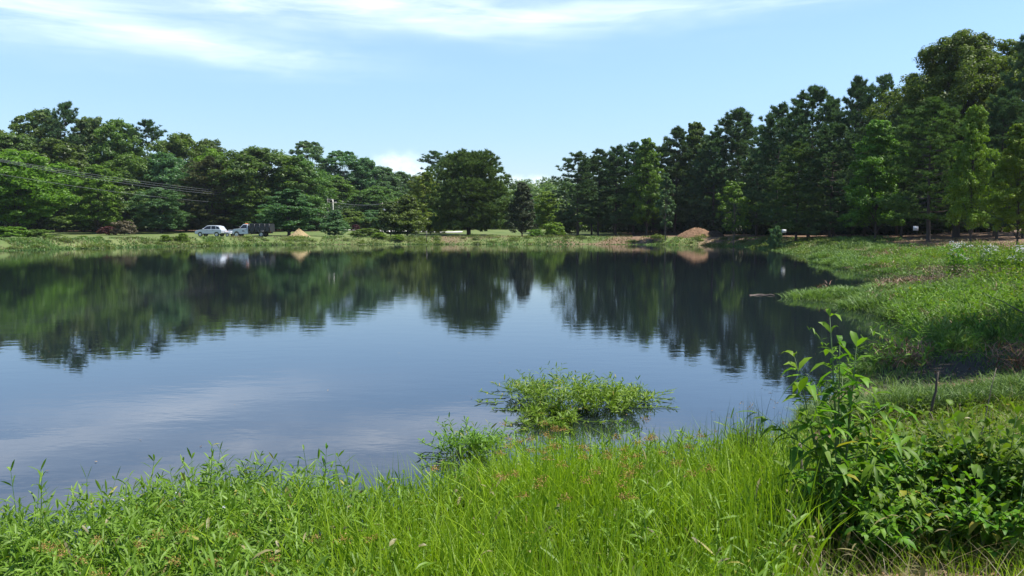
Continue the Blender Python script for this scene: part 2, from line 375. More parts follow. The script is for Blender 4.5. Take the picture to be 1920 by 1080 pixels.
# ------------------------------------------------------------------ tree kinds
def envelope(kind):
    return {'round': lambda t: np.sin(PI * np.clip(t, 0.02, .985) ** .85) ** .55,
            'dome': lambda t: np.clip(1 - t ** 2.6, 0, 1) ** .6 * (.75 + .25 * np.sin(PI * np.minimum(t * 1.5, 1) / 2)),
            'cone': lambda t: np.clip(1 - t, 0, 1) ** .75 * np.clip(.55 + t * 3, 0, 1) + .04,
            'column': lambda t: np.sin(PI * np.clip(t, .03, .98) ** .8) ** .7}[kind]
def broad_crown(seed, H, R, z0, env='round', nl=16, nc=18, nf=90, leaf=.42, lobe=(.28, .42), core=.45, trunk_r=.28, bark='bark', flat=.78):
    r = np.random.default_rng(seed); E = envelope(env)
    i = np.arange(nl); t = np.clip((i + r.uniform(0, 1, nl)) / nl, .04, .97); a = i * 2.39996 + r.uniform(-.5, .5, nl)
    rr = R * E(t) * r.uniform(core * .7, .80, nl)
    lc = np.stack([rr * np.cos(a), rr * np.sin(a), z0 + (H - z0) * (.06 + t * .86)], 1); lr = R * 1.28 * r.uniform(*lobe, nl) * (.5 + .5 * E(t))
    top = np.array([[r.normal() * R * .08, r.normal() * R * .08, z0 + (H - z0) * .9]]); lc = np.concatenate([lc, top]); lr = np.append(lr, R * lobe[0] * .75); nl += 1
    dirs = rsph(r, nl * nc); dirs[:, 2] = np.where(dirs[:, 2] < -.45, -dirs[:, 2], dirs[:, 2])
    cc = np.repeat(lc, nc, 0) + dirs * np.repeat(lr, nc)[:, None] * r.uniform(.62, 1.08, nl * nc)[:, None]
    cr = np.repeat(lr, nc) * r.uniform(.22, .40, nl * nc); ct = r.uniform(0, 1, nl * nc)
    N = nl * nc * nf; d2 = rsph(r, N); d2[:, 2] += .12
    pos = np.repeat(cc, nf, 0) + d2 * (np.repeat(cr, nf) * r.uniform(.35, 1.1, N) ** .6)[:, None] * np.array((1, 1, flat))
    nm = nrm(d2 * .9 + np.array((0, 0, .45)) + r.normal(size=(N, 3)) * .36)
    pos[:, 2] = np.maximum(pos[:, 2], z0 * .35 + r.uniform(0, .6, N))
    pos[:, 2] = z0 * .3 + (pos[:, 2] - z0 * .3) * (H - z0 * .3) / (np.percentile(pos[:, 2], 99.9) - z0 * .3)
    q = np.percentile(np.hypot(pos[:, 0], pos[:, 1]), 93); pos[:, :2] *= R / q
    tint = np.clip(np.repeat(ct, nf) * .55 + r.uniform(0, .55, N) - .05, 0, 1)
    mb = MB(); sz = leaf * r.uniform(.65, 1.35, N); leaf_quads(mb, r, pos, nm, sz, sz * .62, tint)
    tb = MB(); zt = z0 + (H - z0) * .72; s = np.linspace(0, 1, 9)
    bend = np.stack([np.sin(s * 3 + seed) * .05 * R * s, np.cos(s * 2.3 + seed) * .05 * R * s, s * zt - .3], 1)
    tube(tb, bend, trunk_r * (1 - s * .8) * np.where(s < .05, 1.4, 1), 8)
    for k in range(nl - 1):
        b0 = bend[min(7, max(1, int((lc[k, 2] / zt) * 5.5)))]; e = lc[k] * np.array((R / q, R / q, 1)); mid = (b0 + e) / 2 + np.array((0, 0, .1 * R))
        tube(tb, [b0, mid, e], [trunk_r * .35, trunk_r * .22, trunk_r * .07], 5)
    return mb.mesh('crown'), tb.mesh('trunk', True)
def pine_crown(seed, H, R, z0, prof, nw=24, nb=6, nt=11, nn=18, needle=.46, wd=.085, rise=.28, trunk_r=.2, gap=0.0):
    r = np.random.default_rng(seed); bp, bd, bl, tt = [], [], [], []
    for k in range(nw):
        t = (k + r.uniform(-.3, .3)) / (nw - 1); t = min(max(t, 0), 1); L0 = R * prof(t)
        n = nb if t < .9 else max(3, nb - 2)
        for j in range(n):
            if r.uniform() < gap: continue
            a = r.uniform(0, 2 * PI); L = max(.35, L0 * r.uniform(.62, 1.06)); bp.append((0, 0, z0 + (H - z0) * t)); bl.append(L); tt.append(t)
            el = rise * (t * 2.2 - .55) + r.normal() * .14; bd.append((math.cos(a) * math.cos(el), math.sin(a) * math.cos(el), math.sin(el)))
    bp, bd, bl, tt = map(np.array, (bp, bd, bl, tt)); nB = len(bl)
    s = r.uniform(.18, 1, (nB, nt)) ** .75; s[:, 0] = 1.0
    side = np.stack([-bd[:, 1], bd[:, 0], np.zeros(nB)], 1)
    lat = r.normal(size=(nB, nt)) * .22 * bl[:, None] * (1.15 - s) ** .5
    tuft = bp[:, None] + bd[:, None] * (bl[:, None] * s)[..., None] + side[:, None] * lat[..., None]
    tuft[..., 2] += .16 * bl[:, None] * s ** 2 + r.normal(size=(nB, nt)) * .14
    tuft = tuft.reshape(-1, 3); tuft[:, :2] *= R / np.percentile(np.hypot(tuft[:, 0], tuft[:, 1]), 93); ax = nrm(np.repeat(bd, nt, 0) * .7 + np.array((0, 0, 1.0)) + r.normal(size=tuft.shape) * .25); ct = r.uniform(0, .5, len(tuft)) + np.repeat(r.uniform(0, .5, nB), nt)
    tuft = np.concatenate([tuft, np.stack([r.normal(size=14) * .25, r.normal(size=14) * .25, H - r.uniform(0.1, 1.6, 14)], 1)]); ax = np.concatenate([ax, np.tile((0, 0, 1.0), (14, 1))]); ct = np.append(ct, r.uniform(.4, 1, 14))
    n = len(tuft) * nn; c = np.repeat(tuft, nn, 0); d = nrm(np.repeat(ax, nn, 0) * .95 + rsph(r, n) * .85)
    L = needle * r.uniform(.7, 1.25, n)[:, None]; b = nrm(np.cross(d, rsph(r, n))); W = wd * r.uniform(.7, 1.3, n)[:, None]
    c = c - d * L * .1
    V = np.stack([c - b * W, c + b * W, c + d * L], 1); mb = MB()
    mb.add(V, np.arange(3 * n).reshape(n, 3), tint=np.repeat(np.clip(np.repeat(ct, nn) * .6 + r.uniform(0, .5, n) - .05, 0, 1), 3))
    tb = MB(); q = np.linspace(0, 1, 8); tube(tb, np.stack([.12 * np.sin(q * 4 + seed), .12 * np.cos(q * 3 + seed), q * (H - .4) - .3], 1), trunk_r * (1.05 - q), 8)
    for k in range(0, nB, 2): tube(tb, [bp[k], bp[k] + bd[k] * bl[k] * .55, bp[k] + bd[k] * bl[k] * .9 + np.array((0, 0, .12 * bl[k]))], [.055, .035, .012], 4)
    for k in range(8):                                                                    # dead stubs low on the trunk
        a = r.uniform(0, 6.3); z = r.uniform(.35, 1) * z0 + .4; l = r.uniform(.4, 1.4); tube(tb, [(0, 0, z), (math.cos(a) * l, math.sin(a) * l, z - .1 * l)], [.03, .01], 4)
    return mb.mesh('crown'), tb.mesh('trunk', True)
full = lambda t: (1 - t) ** .46 * min(1, .62 + 2.2 * t)
slim = lambda t: (1 - t) ** .42 * min(1, .5 + 1.6 * t)
roundp = lambda t: math.sqrt(max(0, 1 - (max(t - .28, 0) / .72) ** 2)) * min(1, .80 + .8 * t)
tops = lambda t: math.sin(PI * min(1, .12 + t * .86)) ** .6
K = {}     # kind -> (crown mesh, trunk mesh, H, R, default crown material, bark)
K['oak1'] = (*broad_crown(11, 18, 6.4, 2.2, 'round', 36, 15, 60, .44), 18, 6.4, 'oak', 'bark')
K['oak2'] = (*broad_crown(12, 20, 6.0, 2.0, 'dome', 38, 15, 56, .44), 20, 6.0, 'oak', 'bark')
K['oak3'] = (*broad_crown(13, 21, 5.6, 2.0, 'round', 38, 14, 56, .42, lobe=(.24, .38)), 21, 5.6, 'dark', 'bark')
K['loose'] = (*broad_crown(14, 22, 5.2, 4.5, 'round', 28, 12, 58, .42, lobe=(.24, .40), core=.55), 22, 5.2, 'cool', 'barkp')
K['gum1'] = (*broad_crown(15, 18, 4.4, 1.2, 'cone', 36, 13, 58, .36, lobe=(.26, .36), core=.3), 18, 4.4, 'bright', 'bark')
K['gum2'] = (*broad_crown(16, 16, 4.8, 1.0, 'dome', 32, 13, 60, .34, lobe=(.24, .36), core=.4), 16, 4.8, 'bright', 'bark')
K['low'] = (*broad_crown(17, 7, 3.6, .3, 'dome', 22, 12, 74, .28, lobe=(.3, .42), core=.35, trunk_r=.12), 7, 3.6, 'oak', 'bark')
K['low2'] = (*broad_crown(18, 7, 3.0, .25, 'cone', 24, 12, 66, .27, lobe=(.3, .42), core=.3, trunk_r=.12), 7, 3.0, 'oak', 'bark')
K['bush'] = (*broad_crown(19, 2, 1.5, .05, 'dome', 9, 12, 60, .16, lobe=(.3, .45), core=.3, trunk_r=.03), 2, 1.5, 'bright', 'bark')
K['bigoak'] = (*broad_crown(20, 20, 6.0, 5.0, 'round', 46, 18, 120, .23, lobe=(.23, .33)), 20, 6.0, 'oak', 'bark')
K['gumn'] = (*broad_crown(21, 14, 3.6, 1.0, 'cone', 34, 15, 70, .25, lobe=(.24, .36), core=.35, trunk_r=.16), 14, 3.6, 'bright', 'bark')
K['sap'] = (*broad_crown(22, 8, 1.3, 1.2, 'column', 22, 7, 40, .22, lobe=(.25, .45), core=.3, trunk_r=.06), 8, 1.3, 'cool', 'barkp')
K['sap2'] = (*broad_crown(23, 7.5, 2.2, 1.4, 'round', 16, 8, 42, .25, lobe=(.25, .40), core=.45, trunk_r=.07), 7.5, 2.2, 'bright', 'barkp')
K['pine1'] = (*pine_crown(31, 18, 4.3, 2.5, full, 22, 6, 10, 24, .56, .075), 18, 4.3, 'pine', 'bark')
K['pine2'] = (*pine_crown(32, 19, 3.9, 3.5, slim, 22, 6, 9, 24, .56, .075), 19, 3.9, 'pine', 'bark')
K['pine3'] = (*pine_crown(33, 18, 4.8, 1.5, full, 22, 7, 10, 24, .58, .075), 18, 4.8, 'pine', 'bark')
K['pinet'] = (*pine_crown(34, 20, 3.8, 9.0, tops, 16, 6, 10, 24, .56, .075, gap=.1), 20, 3.8, 'pine', 'bark')
K['pinen'] = (*pine_crown(35, 13, 3.6, 2.2, full, 26, 6, 13, 26, .40, .045, trunk_r=.17, gap=.08), 13, 3.6, 'pineg', 'bark')
K['pinel'] = (*pine_crown(36, 18, 4.4, 2.0, full, 25, 7, 11, 30, .52, .055), 18, 4.4, 'pine', 'bark')
K['pineb'] = (*pine_crown(37, 12.5, 6.2, 1.3, roundp, 26, 13, 16, 26, .56, .075, rise=.22, trunk_r=.36), 12.5, 6.2, 'pineg', 'bark')
K['cedar'] = (*broad_crown(41, 8, 2.0, .2, 'cone', 34, 12, 60, .17, lobe=(.26, .36), core=.35, trunk_r=.1, flat=1.3), 8, 2.0, 'cedar', 'bark')
used = set()
def tree(name, kind, px, top, hw, D, label=None, mat=None, group=None, cat='tree', rz=None, base_off=0.0, dens=None):
    cm, tm, H, R, dm, bk = K[kind]; X = xof(px, D); zb = float(ground([X], [D])[0]) - .05 + base_off
    zt = at(px, top, D)[2]; sz = (zt - zb) / H; sx = hw / F_PX * D / R
    r = np.random.default_rng(int(px * 7 + top * 13) % 9999)
    e = empty(name, (X, D, zb), r.uniform(0, 6.28) if rz is None else rz, (sx, sx, sz)); tag(e, label, cat, group)
    for nm_, me, mt in (('crown', cm, M[mat or dm]), ('trunk', tm, M[bk])):
        if len(me.materials) == 0: me.materials.append(mt)
        o = bpy.data.objects.new(nm_, me); C.objects.link(o); o.parent = e
        o.material_slots[0].link = 'OBJECT'; o.material_slots[0].material = mt
    return e
GL, GC, GR = 'trees of the wooded hill beyond the road', 'trees round the lawn behind the dam', 'trees of the dark wood by the clay path'
TREES = [
 # --- wooded hill on the left
 ('broadleaf_tree', 'oak1', 34, 284, 84, 128, 'big bright green broadleaf at the left edge, crown down to the bank grass', 'bright', GL),
 ('broadleaf_tree', 'oak3', -22, 232, 62, 168, 'dark broadleaf cut by the left edge, above and behind the big bright green one', 'oak', GL),
 ('broadleaf_tree', 'oak2', 30, 252, 60, 152, 'mid green broadleaf just above the bright green crown at the left edge', 'dark', GL),
 ('pine_tree', 'oak3', 82, 206, 52, 172, 'dark broad crown on the left shoulder of the hill summit', 'dark', GL),
 ('pine_tree', 'pinet', 131, 199, 36, 168, 'dark pine whose tufted tip is the highest point of the wooded hill', 'pine', GL),
 ('broadleaf_tree', 'oak2', 180, 221, 44, 170, 'dark green crown directly right of the highest pine on the hill', 'dark', GL),
 ('broadleaf_tree', 'oak3', 228, 224, 42, 166, 'round olive topped crown on the hill skyline above the lit tree behind the wires', 'oak', GL),
 ('pine_tree', 'pinet', 283, 233, 34, 170, 'blue green pine top on the skyline between two rounded broadleaf crowns', 'pine', GL),
 ('broadleaf_tree', 'oak1', 345, 252, 52, 164, 'yellowish green rounded crown on the skyline above the brownish pine', 'oak', GL),
 ('broadleaf_tree', 'oak2', 397, 262, 34, 168, 'small dark skyline crown where the hill steps down', 'dark', GL),
 ('broadleaf_tree', 'oak3', 116, 262, 58, 150, 'dark shaded broadleaf between the bright edge tree and the lit tree behind the wires', 'dark', GL),
 ('broadleaf_tree', 'oak1', 250, 292, 50, 152, 'mid green crown behind and above the lit tree with the drooping boughs', 'oak', GL),
 ('broadleaf_tree', 'oak2', 318, 288, 46, 154, 'deep green crown left of the brownish pine and below the skyline', 'cool', GL),
 ('broadleaf_tree', 'gum2', 407, 280, 36, 154, 'lime green crown peeping over the top of the brownish pine', 'lime', GL),
 ('broadleaf_tree', 'oak1', 482, 277, 74, 153, 'wide dark olive oak with a flat rounded top right of the lime crown', 'dark', GL),
 ('broadleaf_tree', 'oak2', 556, 293, 50, 156, 'dark olive crown sloping down at the right end of the wide oak', 'dark', GL),
 ('broadleaf_tree', 'gum2', 187, 310, 41, 139, 'sunlit tree with drooping light green boughs crossed by the wires', 'bright', GL),
 ('broadleaf_tree', 'gum2', 304, 352, 45, 140, 'rounded fresh green tree left of the white vehicle, below the wires', 'cool', GL),
 ('pine_tree', 'pine3', 402, 298, 58, 150, 'brownish olive pine standing over the parked vehicles', 'pineo', GL),
 ('broadleaf_tree', 'gum2', 472, 345, 44, 149, 'mid green tree above the black dump bed', 'oak', GL),
 ('broadleaf_tree', 'low', 242, 350, 40, 146, 'dark low tree in the shade between the two sunlit trees', 'dark', GL),
 ('broadleaf_tree', 'gum1', 543, 356, 46, 126, 'dense conical grey green tree beside the pale sand heap', 'cool', GL),
 ('broadleaf_tree', 'low', 160, 385, 50, 150, 'dark undergrowth tree at the far end of the lawn below the hill', 'dark', GL),
 ('broadleaf_tree', 'low', 350, 382, 44, 152, 'dark undergrowth tree right behind the white vehicle', 'dark', GL),
 ('broadleaf_tree', 'low', 420, 390, 46, 153, 'olive undergrowth tree behind the trailer', 'pineo', GL),
 # --- centre, behind the dam
 ('broadleaf_tree', 'loose', 583, 265, 40, 200, 'tall loose crowned bluish green tree rising right of the dark oaks', 'cool', GC),
 ('broadleaf_tree', 'loose', 645, 283, 44, 196, 'loose bluish tree with a gap of sky under its top, left of its lower twin', 'cool', GC),
 ('broadleaf_tree', 'oak3', 684, 296, 34, 194, 'rounded bluish green crown above the pale utility poles', 'cool', GC),
 ('broadleaf_tree', 'oak2', 722, 314, 34, 196, 'lower bluish green crown under the small cumulus cloud', 'cool', GC),
 ('broadleaf_tree', 'oak3', 757, 322, 26, 200, 'small pointed crown at the dip in the skyline left of the lime tree', 'cool', GC),
 ('broadleaf_tree', 'oak2', 625, 330, 48, 186, 'mid green crown just behind the two utility poles', 'oak', GC),
 ('broadleaf_tree', 'oak1', 705, 350, 44, 184, 'shaded deep green crown behind the white transformer', 'dark', GC),
 ('broadleaf_tree', 'gum2', 797, 323, 30, 170, 'yellow green tree touching the left side of the great round pine', 'lime', GC),
 ('pine_tree', 'pinet', 822, 288, 34, 205, 'dark pine top showing behind the left shoulder of the great round pine', 'pine', GC),
 ('pine_tree', 'pineb', 880, 295, 70, 130, 'great round open grown pine on the dam lawn with a short dark trunk', 'pineg', GC),
 ('cedar_tree', 'cedar', 979, 342, 27, 125, 'narrow pointed dull green cedar standing alone on the dam', 'cedar', GC),
 ('broadleaf_tree', 'gum2', 1027, 359, 25, 140, 'small very bright green tree between the cedar and the pine wood', 'lime', GC),
 ('broadleaf_tree', 'low2', 628, 394, 23, 122, 'short dense dark tree on the dam right of the sand heap', 'cool', GC),
 ('broadleaf_tree', 'low2', 733, 378, 27, 123, 'left and lower of the two merged dark trees on the dam crest', 'dark', GC),
 ('broadleaf_tree', 'low2', 764, 366, 33, 124, 'right and taller of the two merged dark trees on the dam crest', 'oak', GC),
 ('broadleaf_tree', 'low', 808, 399, 26, 138, 'low lime green tree at the foot of the great round pine', 'lime', GC),
 ('broadleaf_tree', 'low', 655, 392, 30, 165, 'mid green small tree behind the short dark tree on the crest', 'oak', GC),
 ('broadleaf_tree', 'low', 700, 394, 30, 168, 'grey green small tree above the pale drive', 'cool', GC),
 ('broadleaf_tree', 'low', 590, 388, 34, 166, 'dim small tree behind the sand heap', 'oak', GC),
 ('broadleaf_tree', 'low', 860, 372, 50, 168, 'dark tree filling the gap beneath the great round pine', 'dark', GC),
 ('broadleaf_tree', 'low', 940, 378, 40, 172, 'dark tree between the great round pine and the lone cedar', 'dark', GC),
 ('broadleaf_tree', 'low', 1000, 372, 30, 174, 'bluish tree behind the lone cedar', 'cool', GC),
 # --- dark wood on the right
 ('pine_tree', 'pine2', 1083, 290, 36, 128, 'first pine at the open end of the dark wood, next to the gap of sky', 'pine', GR),
 ('pine_tree', 'pine2', 1122, 285, 30, 130, 'second pine from the open end of the dark wood', 'pine', GR),
 ('pine_tree', 'pine1', 1155, 279, 34, 129, 'third pine from the open end of the dark wood', 'pine', GR),
 ('pine_tree', 'pine2', 1186, 272, 28, 130, 'narrow pine tucked behind the bright pointed sweetgum', 'pine', GR),
 ('broadleaf_tree', 'gum1', 1212, 259, 28, 124, 'bright pointed sweetgum standing among the dark pines', 'bright', GR),
 ('pine_tree', 'pine1', 1266, 246, 38, 127, 'ragged pine between the two bright pointed broadleaf trees', 'pine', GR),
 ('broadleaf_tree', 'gum1', 1304, 229, 30, 128, 'tall green broadleaf with a pointed tip right of the ragged pine', 'oak', GR),
 ('pine_tree', 'pine3', 1378, 211, 56, 124, 'broad topped pine above the small light sapling', 'pine', GR),
 ('pine_tree', 'pine1', 1337, 252, 38, 123, 'lower pine joined to the side of the broad topped pine', 'pine', GR),
 ('pine_tree', 'pine1', 1455, 204, 46, 106, 'pine rising right of the notch in the tree line', 'pine', GR),
 ('pine_tree', 'pine3', 1516, 171, 58, 100, 'broad pine with many spiky candles on its rounded top', 'pine', GR),
 ('pine_tree', 'pinel', 1598, 154, 38, 100, 'tall narrow topped pine left of the sparse pine crown', 'pine', GR),
 ('pine_tree', 'pinet', 1645, 150, 30, 102, 'sparse pine crown with sky showing through, left of the great oak', 'pine', GR),
 ('pine_tree', 'pine3', 1556, 238, 52, 88, 'shaded pine in the front row below the two tallest pine tops', 'pine', GR),
 ('pine_tree', 'pinel', 1492, 272, 42, 90, 'lighter green young pine in the front row', 'pineg', GR),
 ('pine_tree', 'pine1', 1418, 290, 40, 112, 'shaded pine right behind the small light sapling', 'pine', GR),
 ('broadleaf_tree', 'gumn', 1640, 226, 46, 77, 'sunlit sweetgum with layered boughs between dark pines', 'bright', GR),
 ('oak_tree', 'bigoak', 1790, 67, 104, 82, 'great oak with a domed crown, tallest of the whole wood', 'oak', GR),
 ('pine_tree', 'pinen', 1738, 196, 66, 70, 'open young pine with a bare trunk base beside the white sign', 'pineg', GR),
 ('pine_tree', 'pinel', 1917, 64, 48, 72, 'dark pine cut by the right edge, right of the great oak', 'pine', GR),
 ('broadleaf_tree', 'gumn', 1818, 200, 34, 63, 'yellow green broadleaf lit below the great oak', 'lime', GR),
 ('pine_tree', 'pinel', 1868, 176, 46, 71, 'dark pine standing in front of the right side of the great oak', 'pine', GR),
 ('broadleaf_tree', 'gumn', 1906, 232, 40, 55, 'yellow green leaved tree at the right edge beside the clay path', 'lime', GR),
 ('pine_tree', 'pinel', 1690, 190, 44, 88, 'dim pine between the layered sweetgum and the open young pine', 'pine', GR),
 ('sapling_tree', 'sap', 1247, 325, 19, 113, 'thin columnar sapling alone on the dam beside the mulch heap', 'cool', GR),
 ('sapling_tree', 'sap2', 1375, 339, 32, 103, 'small light green sapling at the dark edge of the wood', 'bright', GR),
 ('broadleaf_tree', 'low', 1140, 396, 34, 150, 'sunlit low tree glimpsed between the pine trunks nearest the sky gap', 'lime', GR),
 ('broadleaf_tree', 'low2', 1060, 392, 26, 133, 'small dark tree under the first pine', 'dark', GR),
]
for nm_, kind, px, top, hw, D, lab, mt, grp in TREES: tree(nm_, kind, px, top, hw * (1.0 if kind in ('sap', 'sap2', 'cedar', 'pineb') else 1.28 if 'pine' in kind and grp == GR else 1.12), D, lab, mt, grp)
# pines deeper in the wood: only glimpsed between the front ones, nothing tells them apart
deep = [(1110, 300, 134), (1150, 296, 140), (1200, 290, 136), (1240, 276, 132), (1290, 262, 130), (1330, 262, 134), (1400, 240, 132), (1440, 232, 126), (1490, 215, 116), (1550, 190, 114),
        (1610, 185, 112), (1660, 185, 108), (1700, 150, 104), (1750, 140, 100), (1830, 110, 98), (1890, 100, 92), (1560, 290, 100), (1620, 290, 94), (1680, 260, 96), (1790, 250, 88), (1860, 240, 78), (1935, 190, 82),
        (1455, 300, 114), (1350, 310, 128), (1280, 310, 131), (1225, 310, 130)]
for px, top, D in deep:
    tree('pine_tree', ('pine1', 'pine3', 'pinel')[px % 3], px, top, 46 * 100 / D + 8, D, 'dark pine deep in the wood, mostly hidden behind the front row', 'pine', 'pines deep in the dark wood')
for px, top, D in [(2010, 90, 80), (2060, 60, 86)]:
    tree('pine_tree', 'pinel', px, top, 70, D, 'dark pine deep in the wood, mostly hidden behind the front row', 'pine', 'pines deep in the dark wood')
tree('broadleaf_tree', 'gum2', 2518, -671, 400, 13.0, 'broad green tree that shades the wet ground of the near marsh', 'oak', GR)
# far wooded ridge that reads as one mass
def far_woods():
    r = np.random.default_rng(77); mb = MB()
    for D0, y_px, n in ((300, 350, 90), (345, 336, 110), (400, 332, 110)):
        for k in range(n):
            px = -500 + 2700 * (k + r.uniform(-.4, .4)) / n; D = D0 + r.uniform(-15, 15); X = xof(px, D); zt = at(px, y_px + r.uniform(-5, 7), D)[2]; zg = float(ground([X], [D])[0])
            m = 5; c = np.stack([X + r.normal(size=m) * 3, D + r.normal(size=m) * 3, zg + (zt - zg) * np.linspace(.25, .82, m)], 1); rad = r.uniform(3.2, 4.8, m) * np.linspace(1.1, .75, m)
            N = m * 150; d = rsph(r, N); p = np.repeat(c, 150, 0) + d * np.repeat(rad, 150)[:, None] * r.uniform(.6, 1.08, N)[:, None]
            leaf_quads(mb, r, p, nrm(d + np.array((0, 0, .5)) + r.normal(size=(N, 3)) * .4), 1.15, .8, np.clip(np.repeat(r.uniform(0, .6, m), 150) + r.uniform(0, .4, N), 0, 1))
    tag(mb.obj('far_woods', M['dark']), kind='stuff', label='far wooded ridge showing as one mass in the gap beyond the dam')
far_woods()

def undergrowth():
    r = np.random.default_rng(78)
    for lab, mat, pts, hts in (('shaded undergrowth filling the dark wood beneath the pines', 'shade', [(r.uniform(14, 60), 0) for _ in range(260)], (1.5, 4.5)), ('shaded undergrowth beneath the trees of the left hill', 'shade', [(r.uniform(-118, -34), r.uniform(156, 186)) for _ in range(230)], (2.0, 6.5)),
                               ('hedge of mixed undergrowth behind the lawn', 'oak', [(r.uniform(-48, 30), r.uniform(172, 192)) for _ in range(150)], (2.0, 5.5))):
        mb = MB()
        for X, Y in pts:
            if Y == 0:
                f = r.uniform(0, 1); X0, Y0 = (12 + 36 * f, 150 - 56 * f); X, Y = X0 + r.uniform(0, 14), Y0 + r.uniform(-2, 16)
            h = r.uniform(*hts); zg = float(GZ(X, Y)); N = 420; d = rsph(r, N); p = np.array((X, Y, zg + h * .45)) + d * np.array((h * .6 + .6, h * .6 + .6, h * .55)) * r.uniform(.5, 1.05, N)[:, None]
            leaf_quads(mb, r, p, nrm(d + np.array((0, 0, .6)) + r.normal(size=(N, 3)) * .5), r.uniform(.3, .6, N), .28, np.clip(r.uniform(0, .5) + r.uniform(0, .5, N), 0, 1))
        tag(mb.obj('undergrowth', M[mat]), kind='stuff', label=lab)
GZ = lambda x, y: ground([x], [y])[0]
undergrowth()
# bushes
BUSH = [('shrub', 235, 414, 24, 131, 'purplish brown bush at the foot of the sunlit tree by the lawn', 'tan'), ('shrub', 205, 424, 16, 132, 'low maroon bush left of the purplish brown one', 'maroon'),
        ('shrub', 668, 421, 8, 158, 'tiny maroon garden bush above the pale drive', 'maroon'), ('shrub', 690, 428, 27, 119, 'wide low bush on the dam crest in front of the pale drive', 'oak'),
        ('shrub', 712, 436, 13, 117, 'small lime bush at the right end of the wide low bush', 'lime'), ('shrub', 747, 440, 14, 116, 'lime weedy bush under the two merged dark trees', 'lime'),
        ('shrub', 158, 442, 10, 100, 'leftmost of the four small round bushes on the left bank', 'bright'), ('shrub', 187, 443, 8, 101, 'smallest of the four round bushes on the left bank', 'bright'),
        ('shrub', 311, 440, 10, 104, 'flat round bush on the bank left of the white vehicle', 'lime'), ('shrub', 344, 437, 11, 105, 'upright yellow green bush on the bank nearest the white vehicle', 'lime'),
        ('shrub', 1040, 417, 22, 122, 'bright lime bush at the edge of the pine wood', 'lime'), ('shrub', 1005, 430, 18, 121, 'pale green low bush right of the lone cedar', 'bright'),
        ('shrub', 1455, 424, 14, 86, 'small round dark bush beside the far white sign', 'cool'), ('shrub', 20, 425, 40, 105, 'light green thicket below the bright edge tree', 'bright'),
        ('shrub', 75, 430, 26, 106, 'low green thicket at the skirt of the bright edge tree', 'oak')]
for nm_, px, top, hw, D, lab, mt in BUSH: tree(nm_, 'bush', px, top, hw, D, lab, mt, 'bushes along the banks', 'bush')

# ------------------------------------------------------------------ far bank grass, lawn tufts
def scatter(r, n, x0, x1, y0, y1): return r.uniform(x0, x1, n), r.uniform(y0, y1, n)
def far_bank():
    r = np.random.default_rng(5); g = MB(); 
    # points along the shore from the right bend to the left edge
    k0 = len(SH) * 27 // len(shore); k1 = len(SH) * 41 // len(shore); seg = SH[k0:k1]
    n = 52000; i = r.integers(0, len(seg) - 1, n); f = r.uniform(0, 1, n)[:, None]; p = seg[i] * (1 - f) + seg[i + 1] * f
    tn_ = nrm(seg[i + 1] - seg[i]); nx = np.stack([tn_[:, 1], -tn_[:, 0]], 1); off = r.uniform(-.5, 6.5, n); 
    p = p + nx * off[:, None]; d = shore_d(p[:, 0], p[:, 1]); keep = d > -.6; p, d = p[keep], d[keep]
    clump = np.clip(wob(p[:, 0], p[:, 1], .55, 21) * .9 + .35, 0, 1); dens = clump * np.where(p[:, 0] > -35, .55, .9) + .10 + .6 * sstep(-d, -1.2, .2) 
    keep = r.uniform(0, 1, len(p)) < dens; p, d, clump = p[keep], d[keep], clump[keep]
    z = np.maximum(ground(p[:, 0], p[:, 1], d), -.05); N = len(p)
    h = (.12 + .30 * clump * r.uniform(.4, 1.2, N)) * np.where(p[:, 0] < -30, 1.25, .95)
    blades(g, r, np.stack([p[:, 0], p[:, 1], z], 1), h, r.uniform(.08, .18, N), r.uniform(.3, 1.3, N), np.clip(r.uniform(0, 1, N) * .7 + clump * .2, 0, 1), 2)
    tag(g.obj('bank_grass', M['marsh']), kind='stuff', label='strip of rough green grass and weeds along the far bank')
    g2 = MB(); n = 16000; i = r.integers(0, len(seg) - 1, n); f = r.uniform(0, 1, n)[:, None]; p = seg[i] * (1 - f) + seg[i + 1] * f
    tn_ = nrm(seg[i + 1] - seg[i]); p = p + np.stack([tn_[:, 1], -tn_[:, 0]], 1) * r.uniform(.6, 7, n)[:, None]; z = ground(p[:, 0], p[:, 1])
    blades(g2, r, np.stack([p[:, 0], p[:, 1], z], 1), r.uniform(.1, .35, n), r.uniform(.06, .12, n), r.uniform(.2, 1, n), r.uniform(0, 1, n), 2)
    tag(g2.obj('dry_bank_grass', M['dry']), kind='stuff', label='straw coloured dry grass on the dam slope')
    g3 = MB(); m = 170
    i = r.integers(0, len(seg) - 1, m); tn_ = nrm(seg[i + 1] - seg[i]); p = seg[i] + np.stack([tn_[:, 1], -tn_[:, 0]], 1) * r.uniform(-.3, 5, m)[:, None]
    for q in p:
        hh_ = r.uniform(.18, .55); R_ = hh_ * r.uniform(1.2, 3.2); k = int(90 + 120 * R_); dd = rsph(r, k); dd[:, 2] = abs(dd[:, 2]); zz = max(0, float(ground([q[0]], [q[1]])[0]))
        leaf_quads(g3, r, np.array((q[0], q[1], zz)) + dd * np.array((R_, R_ * .7, hh_)) * r.uniform(.4, 1.1, k)[:, None], nrm(dd + np.array((0, 0, .6)) + r.normal(size=(k, 3)) * .5), r.uniform(.12, .26, k), .10, np.clip(r.uniform(0, .5) + r.uniform(0, .5, k), 0, 1))
    tag(g3.obj('bank_weeds', M['oak']), kind='stuff', label='low mounded weeds dotted along the far bank')
far_bank()

